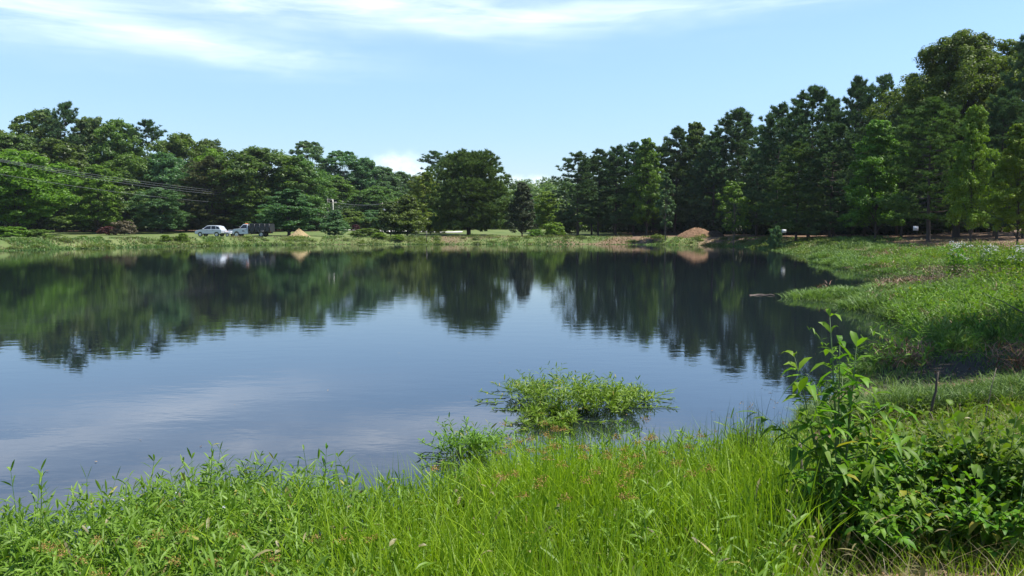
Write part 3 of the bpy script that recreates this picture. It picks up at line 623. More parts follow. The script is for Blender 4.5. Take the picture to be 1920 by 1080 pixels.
def weed_stems(mb, sb, r, base, h, lean_az, lean, nk=7, Lr=(.10, .185), Wr=(.013, .022), start=.25):
    """alligator-weed like stalks: paired lanceolate leaves up a leaning stem"""
    n = len(base); hd = np.stack([np.cos(lean_az), np.sin(lean_az), np.zeros(n)], 1); up = np.array((0, 0, 1.0))
    P = lambda s: base + up * (h * s * (1 - .25 * lean * s))[:, None] + hd * (h * lean * s ** 1.6)[:, None]
    sw = .0035; pts = [P(np.full(n, s)) for s in (0, .35, .7, 1)]; sd = np.stack([-np.sin(lean_az), np.cos(lean_az), np.zeros(n)], 1)
    for q in (sd, hd):
        rows = []
        for j, p in enumerate(pts): rows += [p - q * sw * (1 - j * .2), p + q * sw * (1 - j * .2)]
        o = np.arange(n)[:, None] * 8; sb.add(np.stack(rows, 1), np.concatenate([o + np.array((2 * k, 2 * k + 1, 2 * k + 3, 2 * k + 2)) for k in range(3)]), tint=np.repeat(r.uniform(.2, .9, n), 8))
    a0 = r.uniform(0, 2 * PI, n); ti = r.uniform(0, .5, n)
    for k in range(nk):
        s = start + (1 - start) * (k + r.uniform(-.2, .2, n)) / (nk - 1); s = np.clip(s, .05, 1)
        for q in (0, PI):
            a = a0 + k * PI / 2 + q + r.normal(size=n) * .3; el = r.uniform(.2, 1.0, n) + (.35 if k == nk - 1 else 0)
            d = np.stack([np.cos(a) * np.cos(el), np.sin(a) * np.cos(el), np.sin(el)], 1)
            L = r.uniform(*Lr, n) * (.75 if k == nk - 1 else 1); W = r.uniform(*Wr, n)
            upv = np.broadcast_to(up, (n, 3)) + r.normal(size=(n, 3)) * .35
            leaf8(mb, P(s), d, upv, L, W, r.uniform(.0, .6, n), np.where(r.uniform(0, 1, n) < .018, 1, np.clip(ti + r.uniform(0, .55, n), 0, .92)))
# ------------------------------------------------------------------ marsh on the right
def marsh():
    r = np.random.default_rng(6); g = MB(); n = 700000
    Y = 9.5 * (92 / 9.5) ** r.uniform(0, 1, n); X = r.uniform(.30, .78, n) * Y; d = shore_d(X, Y)
    clump = np.clip(wob(X, Y, .75, 31) * .9 + .45, 0, 1); c2 = np.clip(wob(X, Y, 2.4, 33) * .8 + .45, 0, 1)
    mud = sstep(d, -.2, .3) * (1 - sstep(Y + .35 * (X - 8) + 1.5 * wob(X, Y, 1.2, 35), 16.0, 18.0)) * sstep(Y, 9.0, 11.5)
    dens = (.04 + .96 * sstep(np.maximum(c2, clump), .22, .60)) * (1 - sstep(d, np.where(Y > 44, 6.5, 10) + 3 * clump, np.where(Y > 44, 9, 15) + 3 * clump)) * (d > np.where(Y < 22, -.2, -.55)) * (1 - .93 * mud)
    k = r.uniform(0, 1, n) < dens * .52; X, Y, d, clump, c2, mud = X[k], Y[k], d[k], clump[k], c2[k], mud[k]; N = len(X)
    z = np.maximum(ground(X, Y, d), -.02); low = 1 - .72 * sstep(Y, 24, 27) * (1 - sstep(Y, 40, 46)) * (1 - sstep(d, 1.5, 4.5))
    mound = low * (.04 + .34 * clump ** 1.6 + .20 * c2 ** 1.6) * sstep(d, -.8, 1.2) * (1 - .75 * mud) * np.clip(1.15 - d / 24, .35, 1.1)
    h = (.12 + .10 * clump) * r.uniform(.7, 1.5, N) * (.45 + .55 * low)
    base = np.stack([X, Y, z + mound * r.uniform(0, 1, N) ** .6], 1)
    blades(g, r, base, h, .007 + .00085 * Y * r.uniform(.6, 1.2, N), r.uniform(.35, 1.7, N), np.clip(r.uniform(0, 1, N) * .8 + .35 * (c2 - .4) - .25 * mud, 0, 1), 3)
    tag(g.obj('marsh_grass', M['marsh']), kind='stuff', label='dense green marsh grass spreading along the right shore')
    m = 900; cy = 12.5 * (62 / 12.5) ** r.uniform(0, 1, m); cx = r.uniform(.32, .76, m) * cy; cd = shore_d(cx, cy); k = (cd > np.where(cy < 23, .15, -.35)) & (cd < 12) & (r.uniform(0, 1, m) < .35 + .65 * np.exp(-np.maximum(cd, 0) / 1.5)) & (cy + .35 * (cx - 8) > 16.5 + 2 * r.uniform(-1, 1, m)); cx, cy, cd = cx[k], cy[k], cd[k]; hm = MB()
    for x, y, dd in zip(cx, cy, cd):
        R = r.uniform(.25, .75) * (1 + y / 70); H = r.uniform(.22, .62) * (.42 if 24 < y < 42 and dd < 3 else 1) * (1.15 - max(dd, 0) / 22); n = int(420 * R * R + 60); a = r.uniform(0, 2 * PI, n); q = np.sqrt(r.uniform(0, 1, n)); zg = max(-.02, float(ground([x], [y])[0]))
        b = np.stack([x + R * q * np.cos(a), y + R * q * np.sin(a), zg + H * np.sqrt(1 - q * q * .96) * r.uniform(.25, .95, n)], 1); t0 = r.uniform(-.1, .55)
        blades(hm, r, b, r.uniform(.14, .30, n), .009 + .0009 * y * r.uniform(.6, 1.3, n), r.uniform(.5, 1.7, n), np.clip(t0 + r.uniform(0, .6, n), 0, 1), 3, az=a + r.normal(size=n) * .7)
    tag(hm.obj('marsh_hummocks', M['marsh']), kind='stuff', label='rounded hummocks of arching grass along the ragged marsh edge')
    n = 9000; Y = 12.5 * (50 / 12.5) ** r.uniform(0, 1, n); X = r.uniform(.30, .76, n) * Y; d = shore_d(X, Y); cl = np.clip(wob(X, Y, 1.1, 36) * .9 + .3, 0, 1)
    md = (1 - sstep(Y + .35 * (X - 8) + 1.5 * wob(X, Y, 1.2, 35), 16.0, 18.0)); k = (d > -.3) & (d < 13) & (r.uniform(0, 1, n) < (.06 + 1.1 * cl ** 1.5) * (1 - .85 * md)) & ~((Y > 24) & (Y < 44) & (d < 3.5)); X, Y, d, cl = X[k], Y[k], d[k], cl[k]; N = len(X); mb, sb = MB(), MB()
    weed_stems(mb, sb, r, np.stack([X, Y, np.maximum(ground(X, Y, d), -.02)], 1), r.uniform(.28, .85, N) * np.clip(1.15 - d / 24, .5, 1.1), r.uniform(0, 2 * PI, N), r.uniform(.3, 1.1, N), 6, (.12, .24), (.022, .042), .35)
    tag(mb.obj('marsh_leaf_weed', M['weed']), kind='stuff', label='narrow leaved weed standing in clumps in the marsh'); tag(sb.obj('marsh_weed_stems', M['weed']), kind='stuff', label='stems of the clumped weed in the marsh')
    g2 = MB(); n = 16000; Y = 14 * (75 / 14) ** r.uniform(0, 1, n); X = r.uniform(.42, .75, n) * Y; d = shore_d(X, Y)
    k = (d > 2.0) & (d < 15) & (r.uniform(0, 1, n) < .15 + .85 * sstep(d + 3 * wob(X, Y, .5, 40), 5, 9)); X, Y, d = X[k], Y[k], d[k]; N = len(X)
    blades(g2, r, np.stack([X, Y, ground(X, Y, d) + r.uniform(0, .12, N)], 1), r.uniform(.12, .36, N), .006 + .0006 * Y, r.uniform(.4, 1.6, N), r.uniform(0, 1, N), 3)
    tag(g2.obj('dry_marsh_grass', M['dry']), kind='stuff', label='brownish dead grass among the marsh plants')
    g4 = MB(); n = 60000; Y = 10 * (60 / 10) ** r.uniform(0, 1, n); X = r.uniform(.34, .76, n) * Y; d = shore_d(X, Y); pt = wob(X, Y, .9, 61); k = (d > .1) & (d < 13) & (pt > .22); X, Y, d = X[k], Y[k], d[k]; N = len(X)
    blades(g4, r, np.stack([X, Y, ground(X, Y, d) + r.uniform(.02, .40, N)], 1), r.uniform(.10, .30, N), .006 + .0008 * Y, r.uniform(.9, 2.0, N), r.uniform(0, .8, N), 2)
    tag(g4.obj('brown_thatch', M['litter']), kind='stuff', label='mats of brown flattened thatch between the marsh hummocks')
    # taller dark leafy weeds in ragged clumps
    m = 150; cy = 16 * (56 / 16) ** r.uniform(0, 1, m); cx = r.uniform(.36, .74, m) * cy; cd = shore_d(cx, cy); k = (cd > .2) & (cd < 12) & ~((cy > 24) & (cy < 40) & (cd < 3)); cx, cy = cx[k], cy[k]; tb_, ts_ = MB(), MB()
    for x, y in zip(cx, cy):
        n = int(r.integers(6, 22)); R = r.uniform(.15, .5) * (1 + y / 80); px_ = x + r.normal(size=n) * R; py_ = y + r.normal(size=n) * R
        weed_stems(tb_, ts_, r, np.stack([px_, py_, np.maximum(ground(px_, py_), 0)], 1), r.uniform(.35, .80, n), r.uniform(0, 6.28, n), r.uniform(.1, .7, n), 6, (.09, .17), (.035, .065), .3)
    tag(tb_.obj('marsh_tall_weeds', M['shrub']), kind='stuff', label='taller dark broad leaved weeds in ragged clumps over the marsh'); tag(ts_.obj('marsh_tall_weed_stems', M['shrub']), kind='stuff', label='stems of the taller broad leaved marsh weeds')
    # broad weeds at the back of the marsh, tangled
    g3 = MB(); n = 2600; Y = r.uniform(20, 48, n); X = r.uniform(.50, .74, n) * Y; d = shore_d(X, Y); k = (d > 4) & (d < 17); X, Y, d = X[k], Y[k], d[k]
    m = 9; zz = ground(X, Y, d); hh_ = r.uniform(.3, .9, len(X)); c = np.repeat(np.stack([X, Y, zz], 1), m, 0) + np.stack([r.normal(size=len(X) * m) * .12, r.normal(size=len(X) * m) * .12, r.uniform(.15, 1, len(X) * m) * np.repeat(hh_, m)], 1)
    leaf_quads(g3, r, c, nrm(rsph(r, len(c)) + np.array((0, 0, .9))), r.uniform(.07, .15, len(c)), r.uniform(.04, .08, len(c)), r.uniform(0, 1, len(c)))
    tag(g3.obj('marsh_weeds', M['shrubl']), kind='stuff', label='leafy low weeds tangled at the back of the marsh')
marsh()

# ------------------------------------------------------------------ near bank plants
def near_bank():
    r = np.random.default_rng(7)
    # --- leafy weeds: thick on the left, thinning to the right
    n = 9000; Y = r.uniform(2.7, 8.6, n); X = r.uniform(-.80, .38, n) * Y; d = shore_d(X, Y); px = pxof(X, Y)
    edge = -.55 + .45 * wob(X, Y, 1.6, 50)
    dens = np.where(px < 620, .62, np.where(px < 760, .40, .16)); dens = np.where((d < .7) & (px > 620), np.maximum(dens, .34), dens)
    k = (d > edge) & (r.uniform(0, 1, n) < dens); X, Y, d, px = X[k], Y[k], d[k], px[k]; N = len(X)
    z = np.maximum(ground(X, Y, d), -.03); h = (r.uniform(.32, .58, N) + .28 * (r.uniform(0, 1, N) > .93)) * np.where(d < 0, .9, 1) * (.85 + .3 * wob(X, Y, 1.3, 51)) * np.where(px > 700, .85, 1)
    mb, sb = MB(), MB(); weed_stems(mb, sb, r, np.stack([X, Y, z], 1), h, r.uniform(0, 2 * PI, N), r.uniform(.05, .6, N))
    tag(mb.obj('water_weed', M['weed']), kind='stuff', label='dense narrow leaved green weed covering the near bank')
    tag(sb.obj('water_weed_stems', M['weed']), kind='stuff', label='stems of the narrow leaved weed on the near bank')
    # --- bright upright grass
    n = 52000; Y = r.uniform(2.6, 8.4, n); X = r.uniform(-.62, .50, n) * Y; d = shore_d(X, Y); px = pxof(X, Y); c2 = np.clip(.5 + .7 * wob(X, Y, 2.2, 52), 0, 1)
    dens = sstep(px + 160 * wob(X, Y, 1.5, 53), 480, 860) * (1 - sstep(px, 1490, 1600)) * .60 + .05 * (px < 700)
    dens *= (.45 + .55 * c2) * np.where(d < .25, .35, 1) * (d > -.3) * (1 - .9 * sstep(px, 1380, 1520) * (1 - sstep(Y, 4.5, 5.0)))
    k = r.uniform(0, 1, n) < dens; X, Y, d, c2 = X[k], Y[k], d[k], c2[k]; N = len(X); g = MB()
    h = r.uniform(.34, .80, N) * (.8 + .35 * c2) * (1 - .15 * sstep(-d, -.6, 0)); z = np.maximum(ground(X, Y, d), -.02)
    blades(g, r, np.stack([X, Y, z], 1), h, r.uniform(.006, .020, N), r.uniform(.05, .75, N) ** 1.2, np.clip(r.uniform(0, .8, N) + .25 * (c2 - .4), 0, 1), 4)
    # short under-grass on the open ground to the right
    n = 50000; Y = r.uniform(2.6, 10.6, n); X = r.uniform(.20, .80, n) * Y; d = shore_d(X, Y); c3 = np.clip(.45 + .8 * wob(X, Y, 1.7, 54), 0, 1); px = pxof(X, Y)
    k = (d > .2) & (r.uniform(0, 1, n) < (.25 + .75 * c3) * .8 * sstep(px, 1300, 1500) * (1 - .55 * sstep(px, 1540, 1640) * (1 - sstep(Y, 4.2, 5.2)))); X, Y, d = X[k], Y[k], d[k]; N2 = len(X)
    blades(g, r, np.stack([X, Y, ground(X, Y, d)], 1), r.uniform(.07, .30, N2), r.uniform(.004, .009, N2), r.uniform(.1, 1.0, N2), r.uniform(0, .9, N2), 3)
    tag(g.obj('meadow_grass', M['grass']), kind='stuff', label='tall bright yellow green grass on the near bank')
    n = 1300; Y = r.uniform(5.2, 9.6, n); X = r.uniform(.42, .80, n) * Y; d = shore_d(X, Y); k = (d > .3) & (r.uniform(0, 1, n) < .25 + .6 * np.clip(.5 + wob(X, Y, 1.4, 57), 0, 1)); X, Y, d = X[k], Y[k], d[k]; N = len(X)
    mb, sb = MB(), MB(); weed_stems(mb, sb, r, np.stack([X, Y, ground(X, Y, d)], 1), r.uniform(.10, .34, N), r.uniform(0, 2 * PI, N), r.uniform(.1, .9, N), 5, (.06, .13), (.018, .038), .25)
    tag(mb.obj('low_weeds', M['shrubl']), kind='stuff', label='low leafy weeds over the soil behind the leafy bushes')
    tag(sb.obj('low_weed_stems', M['weed']), kind='stuff', label='stems of the low weeds behind the leafy bushes')
    # --- straw and dead blades
    g2 = MB(); n = 11000; Y = r.uniform(2.6, 9.5, n); X = r.uniform(-.5, .78, n) * Y; d = shore_d(X, Y); px = pxof(X, Y); k = (d > .1) & (r.uniform(0, 1, n) < np.where(px > 1480, .8, .34)); X, Y, d = X[k], Y[k], d[k]; N = len(X)
    blades(g2, r, np.stack([X, Y, ground(X, Y, d)], 1), r.uniform(.12, .5, N), r.uniform(.003, .007, N), r.uniform(.4, 1.6, N), r.uniform(0, 1, N), 4)
    tag(g2.obj('straw', M['dry']), kind='stuff', label='bleached straw and dead blades lying among the near grass')
    g6 = MB(); n = 420; Y = r.uniform(3.4, 7.5, n); X = r.uniform(-.62, .62, n) * Y; d = shore_d(X, Y); k = d > .1; X, Y, d = X[k], Y[k], d[k]; N = len(X)
    leaf8(g6, np.stack([X, Y, ground(X, Y, d) + r.uniform(.10, .50, N)], 1), rsph(r, N), np.broadcast_to((0, 0, 1.0), (N, 3)) + r.normal(size=(N, 3)) * .4, r.uniform(.05, .12, N), r.uniform(.012, .03, N), r.uniform(.2, .8, N), r.uniform(0, 1, N))
    tag(g6.obj('yellowed_leaves', M['dry']), kind='stuff', label='yellowed and withered leaves caught among the near plants')
    g7 = MB(); n = 2600; Y = r.uniform(5, 16, n); X = r.uniform(-.62, .55, n) * Y; d = shore_d(X, Y); k = (d < -.05) & (r.uniform(0, 1, n) < .02 + .55 * np.exp(d / .5) + .30 * np.exp(-((X - 1.1) ** 2 + (Y - 10.9) ** 2) / 1.2)); X, Y = X[k], Y[k]; N = len(X)
    leaf_quads(g7, r, np.stack([X, Y, np.full(N, .008)], 1), nrm(np.array((0, 0, 1.0)) + r.normal(size=(N, 3)) * .08), r.uniform(.02, .08, N), r.uniform(.006, .022, N), r.uniform(0, 1, N))
    tag(g7.obj('floating_debris', M['litter']), kind='stuff', label='bits of dead leaf and scum floating near the bank')
    # --- rusty seed heads of sedge
    g3 = MB(); st = MB(); n = 55; px = np.clip(r.normal(1090, 120, n), 820, 1330); D = r.uniform(4.4, 6.5, n); X = (px - 960) / F_PX * D
    ex = 22; px2 = r.uniform(60, 700, ex); D2 = r.uniform(3.4, 4.6, ex); X = np.append(X, (px2 - 960) / F_PX * D2); D = np.append(D, D2); n += ex
    z = np.maximum(ground(X, D), 0); h = r.uniform(.62, .85, n); h[-ex:] *= .72
    b = np.stack([X, D, z], 1); az = r.uniform(0, 6.28, n); le = r.uniform(.02, .16, n)
    blades(st, r, b, h, .004, le, r.uniform(.2, .8, n), 3, az=az)
    tip = b + np.stack([np.cos(az) * h * le, np.sin(az) * h * le, h * (1 - .35 * le)], 1)
    m = 80; c = np.repeat(tip, m, 0); dd = rsph(r, n * m); dd[:, 2] = np.abs(dd[:, 2]) * .9 - .1; c = c + dd * (r.uniform(.01, .055, n * m))[:, None]
    leaf_quads(g3, r, c, rsph(r, n * m), r.uniform(.007, .015, n * m), .0045, r.uniform(0, 1, n * m))
    tag(g3.obj('sedge_seed_heads', M['rust']), kind='stuff', label='rusty brown sedge seed heads above the bright grass')
    tag(st.obj('sedge_stems', M['grass']), kind='stuff', label='thin stems carrying the rusty seed heads')
    # --- leaf litter and twigs on the open soil
    g4 = MB(); n = 5200; Y = r.uniform(2.7, 13, n); X = r.uniform(.30, .8, n) * Y; d = shore_d(X, Y); k = d > .15; X, Y, d = X[k], Y[k], d[k]; N = len(X)
    leaf_quads(g4, r, np.stack([X, Y, ground(X, Y, d) + r.uniform(.004, .03, N)], 1), nrm(np.array((0, 0, 1.0)) + r.normal(size=(N, 3)) * .4), r.uniform(.025, .075, N), r.uniform(.012, .04, N), r.uniform(0, 1, N))
    tag(g4.obj('leaf_litter', M['litter']), kind='stuff', label='brown dead leaves and chips on the bare soil')
    # --- tiny white flowers in the left weeds
    g5 = MB(); 
    for px, py, D in ((228, 935, 5.3), (165, 990, 4.6), (330, 925, 5.4), (420, 950, 5.2)):
        c = at(px, py, D); q = np.repeat(c[None], 12, 0) + r.normal(size=(12, 3)) * .006
        leaf_quads(g5, r, q, rsph(r, 12), .011, .007, r.uniform(0, 1, 12))
    tag(g5.obj('white_weed_flowers', M['white']), kind='stuff', label='tiny white flower heads dotted in the leafy weed')
near_bank()

def weed_patch(name, label, spots, seed, cat, hr, n, lean=(.3, 1.0), dead=True, drift=()):
    """a floating clump of weed: spots = (x, y, radius); drift = long stems trailing on the water"""
    r = np.random.default_rng(seed); e = empty(name, (spots[0][0], spots[0][1], 0)); tag(e, label, cat); o = np.array((spots[0][0], spots[0][1], 0))
    mb, sb, db = MB(), MB(), MB()
    for (x, y, R, hm) in spots:
        k = int(n * R * R); a = r.uniform(0, 2 * PI, k); q = R * np.sqrt(r.uniform(0, 1, k)); b = np.stack([x + q * np.cos(a), y + q * np.sin(a) * 1.1, np.full(k, -.02)], 1) - o
        hgt = r.uniform(*hr, k) * hm * (1.1 - .55 * (q / R) ** 2)
        weed_stems(mb, sb, r, b, hgt, a + r.normal(size=k) * .8, r.uniform(*lean, k), 7, (.09, .17), (.014, .023), .3)
        kd = k // 2; a = r.uniform(0, 2 * PI, kd); q = R * r.uniform(.3, 1.0, kd); b = np.stack([x + q * np.cos(a), y + q * np.sin(a) * 1.1, np.full(kd, -.01)], 1) - o
        blades(db, r, b, r.uniform(.06, .2, kd), r.uniform(.004, .01, kd), r.uniform(.5, 1.6, kd), r.uniform(0, 1, kd), 3)
    for (x, y, az, L) in drift:
        s = np.linspace(0, 1, 7); p = np.stack([x + math.cos(az) * L * s + .03 * np.sin(s * 9 + L * 9), y + math.sin(az) * L * s + .03 * np.cos(s * 8), .012 + .06 * s ** 2 * (L % .3 > .12)], 1) - o
        tube(sb, p, .005, 5, tint=.5)
        for j in range(1, 7):
            k = 4; a = az + r.uniform(-1.6, 1.6, k); d = np.stack([np.cos(a), np.sin(a), r.uniform(0, .7, k)], 1)
            leaf8(mb, np.repeat(p[j][None], k, 0), d, np.broadcast_to((0, 0, 1.0), (k, 3)) + r.normal(size=(k, 3)) * .3, r.uniform(.06, .12, k), r.uniform(.014, .022, k), r.uniform(0, .4, k), r.uniform(0, 1, k))
    mb.obj('leaves', M['weed'], e); sb.obj('stems', M['weed'], e); db.obj('dead_blades', M['dry'], e)
    return e
def wpt(px, py, z=0.0):
    d = ray(px, py); t = (CAM_H - z) / -d[2]; return np.array((d[0] * t, d[1] * t))
A_ = wpt(1055, 765); B_ = wpt(1130, 765); C_ = wpt(1000, 745); D_ = wpt(1180, 752); E_ = wpt(1030, 790)
weed_patch('weed_clump', 'larger floating clump of leafy weed out on the water', [(*A_, .50, 1.45), (*B_, .44, 1.1), (*C_, .34, .85), (*D_, .30, .6), (*E_, .36, .5)], 61, 'water plant', (.24, .44), 420,
           drift=[(*wpt(1170, 745), .2, .75), (*wpt(1180, 765), -.05, .6), (*wpt(960, 745), 2.9, .5), (*wpt(985, 770), 3.0, .42), (*wpt(1150, 750), .5, .7), (*wpt(970, 735), 2.4, .5), (*wpt(1190, 757), .05, .5), (*wpt(1140, 740), .7, .6), (*wpt(1200, 750), .25, .45), (*wpt(1010, 790), 3.6, .4), (*wpt(1090, 790), -.6, .5), (*wpt(1000, 800), -2.2, .4), (*wpt(1060, 800), -1.4, .4), (*wpt(945, 755), 3.3, .35)])
F_ = wpt(872, 852); G_ = wpt(925, 850)
weed_patch('weed_clump', 'smaller clump of drooping weed standing in the water beside the near grass', [(*F_, .25, 1.05), (*G_, .20, .9)], 62, 'water plant', (.24, .42), 600, (.3, 1.0),
           drift=[(*wpt(850, 850), 2.6, .45), (*wpt(860, 870), 3.4, .35), (*wpt(845, 860), 3.0, .3), (*wpt(930, 840), .6, .35), (*wpt(890, 880), -2.0, .3)])
# tall single stalks rising over the left weeds
for px, py, D, lab in ((388, 832, 5.6, 'tallest single weed stalk rising clear against the water on the near bank'), (66, 895, 4.7, 'dark leaved weed stalk rising near the left edge'), (605, 842, 6.2, 'short pale topped weed stalk right of the tallest single one')):
    r = np.random.default_rng(px); c = at(px, py, D); zb = max(0, float(ground([c[0]], [D])[0])); mb, sb = MB(), MB(); e = empty('weed_stalk', (c[0], D, zb)); tag(e, lab, 'plant')
    weed_stems(mb, sb, r, np.zeros((2, 3)) + np.array([(0, 0, 0), (.02, .03, 0)]), np.array([c[2] - zb, (c[2] - zb) * .86]), np.array((.4, 2.2)), np.array((.04, .10)), 9, (.08, .13), (.015, .022), .3)
    mb.obj('leaves', M['weed'], e); sb.obj('stem', M['weed'], e)

# rush clump
def rush(px, py_top, D, label, n=46, spread=.14, hmax=None):
    r = np.random.default_rng(px); c = at(px, py_top, D); zb = max(-.02, float(ground([c[0]], [D])[0])); H = c[2] - zb; e = empty('rush_clump', (c[0], D, zb)); tag(e, label, 'plant'); g = MB(); s = MB()
    b = np.stack([r.normal(size=n) * spread, r.normal(size=n) * spread * .8, np.zeros(n)], 1)
    blades(g, r, b, H * r.uniform(.55, 1.06, n), .008, r.uniform(.02, .30, n), r.uniform(0, 1, n), 4); blades(g, r, b + .004, H * r.uniform(.5, .9, n), .008, r.uniform(.05, .4, n), r.uniform(0, 1, n), 4)
    k = 8; q = np.repeat(b[:k] + np.stack([r.normal(size=k) * .06, r.normal(size=k) * .04, H * r.uniform(.6, .85, k)], 1), 16, 0) + r.normal(size=(k * 16, 3)) * .014
    g.obj('blades', M['rush'], e)
    for j in range(k):
        s = MB(); leaf_quads(s, r, q[16 * j:16 * j + 16], rsph(r, 16), .012, .006, r.uniform(0, 1, 16)); s.obj('seed_head', M['rust'], e)
rush(1424, 722, 7.3, 'clump of thin dark upright rushes at the water edge left of the tall leafy shrub', 80, .18)
rush(1395, 765, 7.4, 'thin sparse rushes just left of the dark rush clump', 16, .14)

# ------------------------------------------------------------------ leafy shrubs on the right of the near bank
def shrub(label, px, py, D, stems, H, spread, L, W, mat, seed, name='leafy_shrub', nn=9, groups=None, lean=.35, dens=2, side=5):
    """several woody stems, each with its own leaves; (px, py) is where the base stands"""
    r = np.random.default_rng(seed); X = xof(px, D); e = empty(name, (X, D, float(ground([X], [D])[0]) - .02)); tag(e, label, 'shrub', groups)
    for k in range(stems):
        a = r.uniform(0, 2 * PI) if not isinstance(H, list) else 0
        if isinstance(H, list): tip = np.array(H[k]); h = tip[2]
        else:
            h = H * r.uniform(.6, 1.05); tip = np.array((math.cos(a) * spread * r.uniform(.3, 1), math.sin(a) * spread * r.uniform(.3, 1), h))
        b0 = np.array((tip[0] * .25 + r.normal() * .03, tip[1] * .25 + r.normal() * .03, 0)); s = np.linspace(0, 1, 7)
        P = lambda q: b0 + (tip - b0) * np.stack([q ** 1.5, q ** 1.5, q], -1)
        sb, mb = MB(), MB(); tube(sb, P(s), .009 * (1.15 - s) * max(.6, h / 1.1), 6)
        qs = np.linspace(.22, 1, nn); pos, dr, ln = [], [], []
        for i, q in enumerate(qs):
            for j in range(dens):
                aa = i * PI / 2 + j * 2 * PI / dens + r.normal() * .35; el = r.uniform(.05, .7) + (.55 if i >= nn - 2 else 0); pos.append(P(np.array(q))); dr.append((math.cos(aa) * math.cos(el), math.sin(aa) * math.cos(el), math.sin(el))); ln.append(.55 + .45 * math.sin(PI * min(1, .25 + (1 - q) * 1.2)))
        for i in range(side):                                                      # side shoots
            q0 = r.uniform(.2, .75); aa = r.uniform(0, 2 * PI); l = r.uniform(.14, .30) * max(.7, h); p0 = P(np.array(q0)); v = np.array((math.cos(aa), math.sin(aa), r.uniform(.3, .9))); tube(sb, [p0, p0 + v * l * .5, p0 + v * l + np.array((0, 0, .02))], [.004, .003, .0015], 5)
            for q in np.linspace(.3, 1, 5):
                for j in range(2):
                    a2 = aa + r.uniform(-1.5, 1.5); el = r.uniform(-.1, .7); pos.append(p0 + v * l * q); dr.append((math.cos(a2) * math.cos(el), math.sin(a2) * math.cos(el), math.sin(el))); ln.append(r.uniform(.5, .95))
        pos, dr, ln = np.array(pos), np.array(dr), np.array(ln); n = len(pos)
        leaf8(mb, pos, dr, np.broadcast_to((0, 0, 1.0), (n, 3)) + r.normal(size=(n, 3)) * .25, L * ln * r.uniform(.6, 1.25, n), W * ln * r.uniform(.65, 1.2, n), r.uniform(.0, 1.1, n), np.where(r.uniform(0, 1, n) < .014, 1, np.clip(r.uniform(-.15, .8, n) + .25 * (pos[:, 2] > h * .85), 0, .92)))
        so = sb.obj('stem', M['stem'], e, True); mb.obj('leaves', M[mat], so)
    return e
T = lambda px, py, D, bx_, by_: tuple(at(px, py, D) - np.array((bx_, by_, zb_)))
D0 = 5.3; bx_ = xof(1600, D0); zb_ = float(ground([bx_], [D0])[0])
tips = [(1556, 588, 5.3), (1490, 664, 5.2), (1606, 645, 5.25), (1575, 640, 5.35), (1500, 730, 5.1), (1520, 720, 5.1), (1640, 735, 5.4), (1580, 700, 5.6), (1690, 770, 5.5), (1560, 800, 5.0), (1655, 820, 5.1)]
shrub('tall leafy shrub whose top leaves stand out against the dark water', 1600, 950, D0, len(tips), [tuple(at(a, b, c) - np.array((bx_, D0, zb_))) for a, b, c in tips], 0, .195, .060, 'shrub', 71, 'tall_leafy_shrub', 12, lean=.3, dens=2, side=3)
GS = 'low leafy bushes on the near bank'
SHR = [('dark glossy leaved bush at the foot of the tall leafy shrub', 1560, 5.35, 12, 0.62, .35, .095, .042, 'shrub'), ('broad leaved bush right behind the tall leafy shrub', 1700, 5.90, 13, 0.69, .42, .11, .05, 'shrub'),
       ('low bush in front of the tall leafy shrub, over bare soil', 1650, 5.05, 11, 0.54, .36, .085, .042, 'shrub'), ('light green bush with toothed leaves in the middle of the thicket', 1775, 5.60, 17, 0.85, .42, .09, .048, 'shrubl'),
       ('dense mid green bush below the light green one', 1770, 5.10, 14, 0.56, .40, .085, .045, 'shrub'), ('yellowish bush at the right edge of the photo', 1905, 5.35, 18, 0.98, .40, .095, .052, 'shrubl'),
       ('dark bush in the bottom right corner of the thicket', 1890, 5.00, 14, 0.58, .40, .085, .045, 'shrub'), ('bush behind the yellowish one near the reddish rotten wood', 1860, 6.40, 11, 0.56, .36, .09, .045, 'shrubl'),
       ('thin bush between the tall leafy shrub and the bare soil patch behind it', 1640, 6.50, 9, 0.50, .30, .09, .04, 'shrub'),
       ('tall lime bush just left of the yellowish one at the edge', 1840, 5.7, 16, .90, .38, .095, .05, 'shrubl'), ('upright bush between the broad leaved one and the light green one', 1725, 5.5, 12, .80, .26, .10, .046, 'shrub')]
for k, (lab, px, D, st, H, spd, L, W, mt) in enumerate(SHR): shrub(lab, px, 0, D, st, H, spd, L * 1.18, W * 1.18, mt, 80 + k, 'leafy_shrub', 8, GS, side=4)

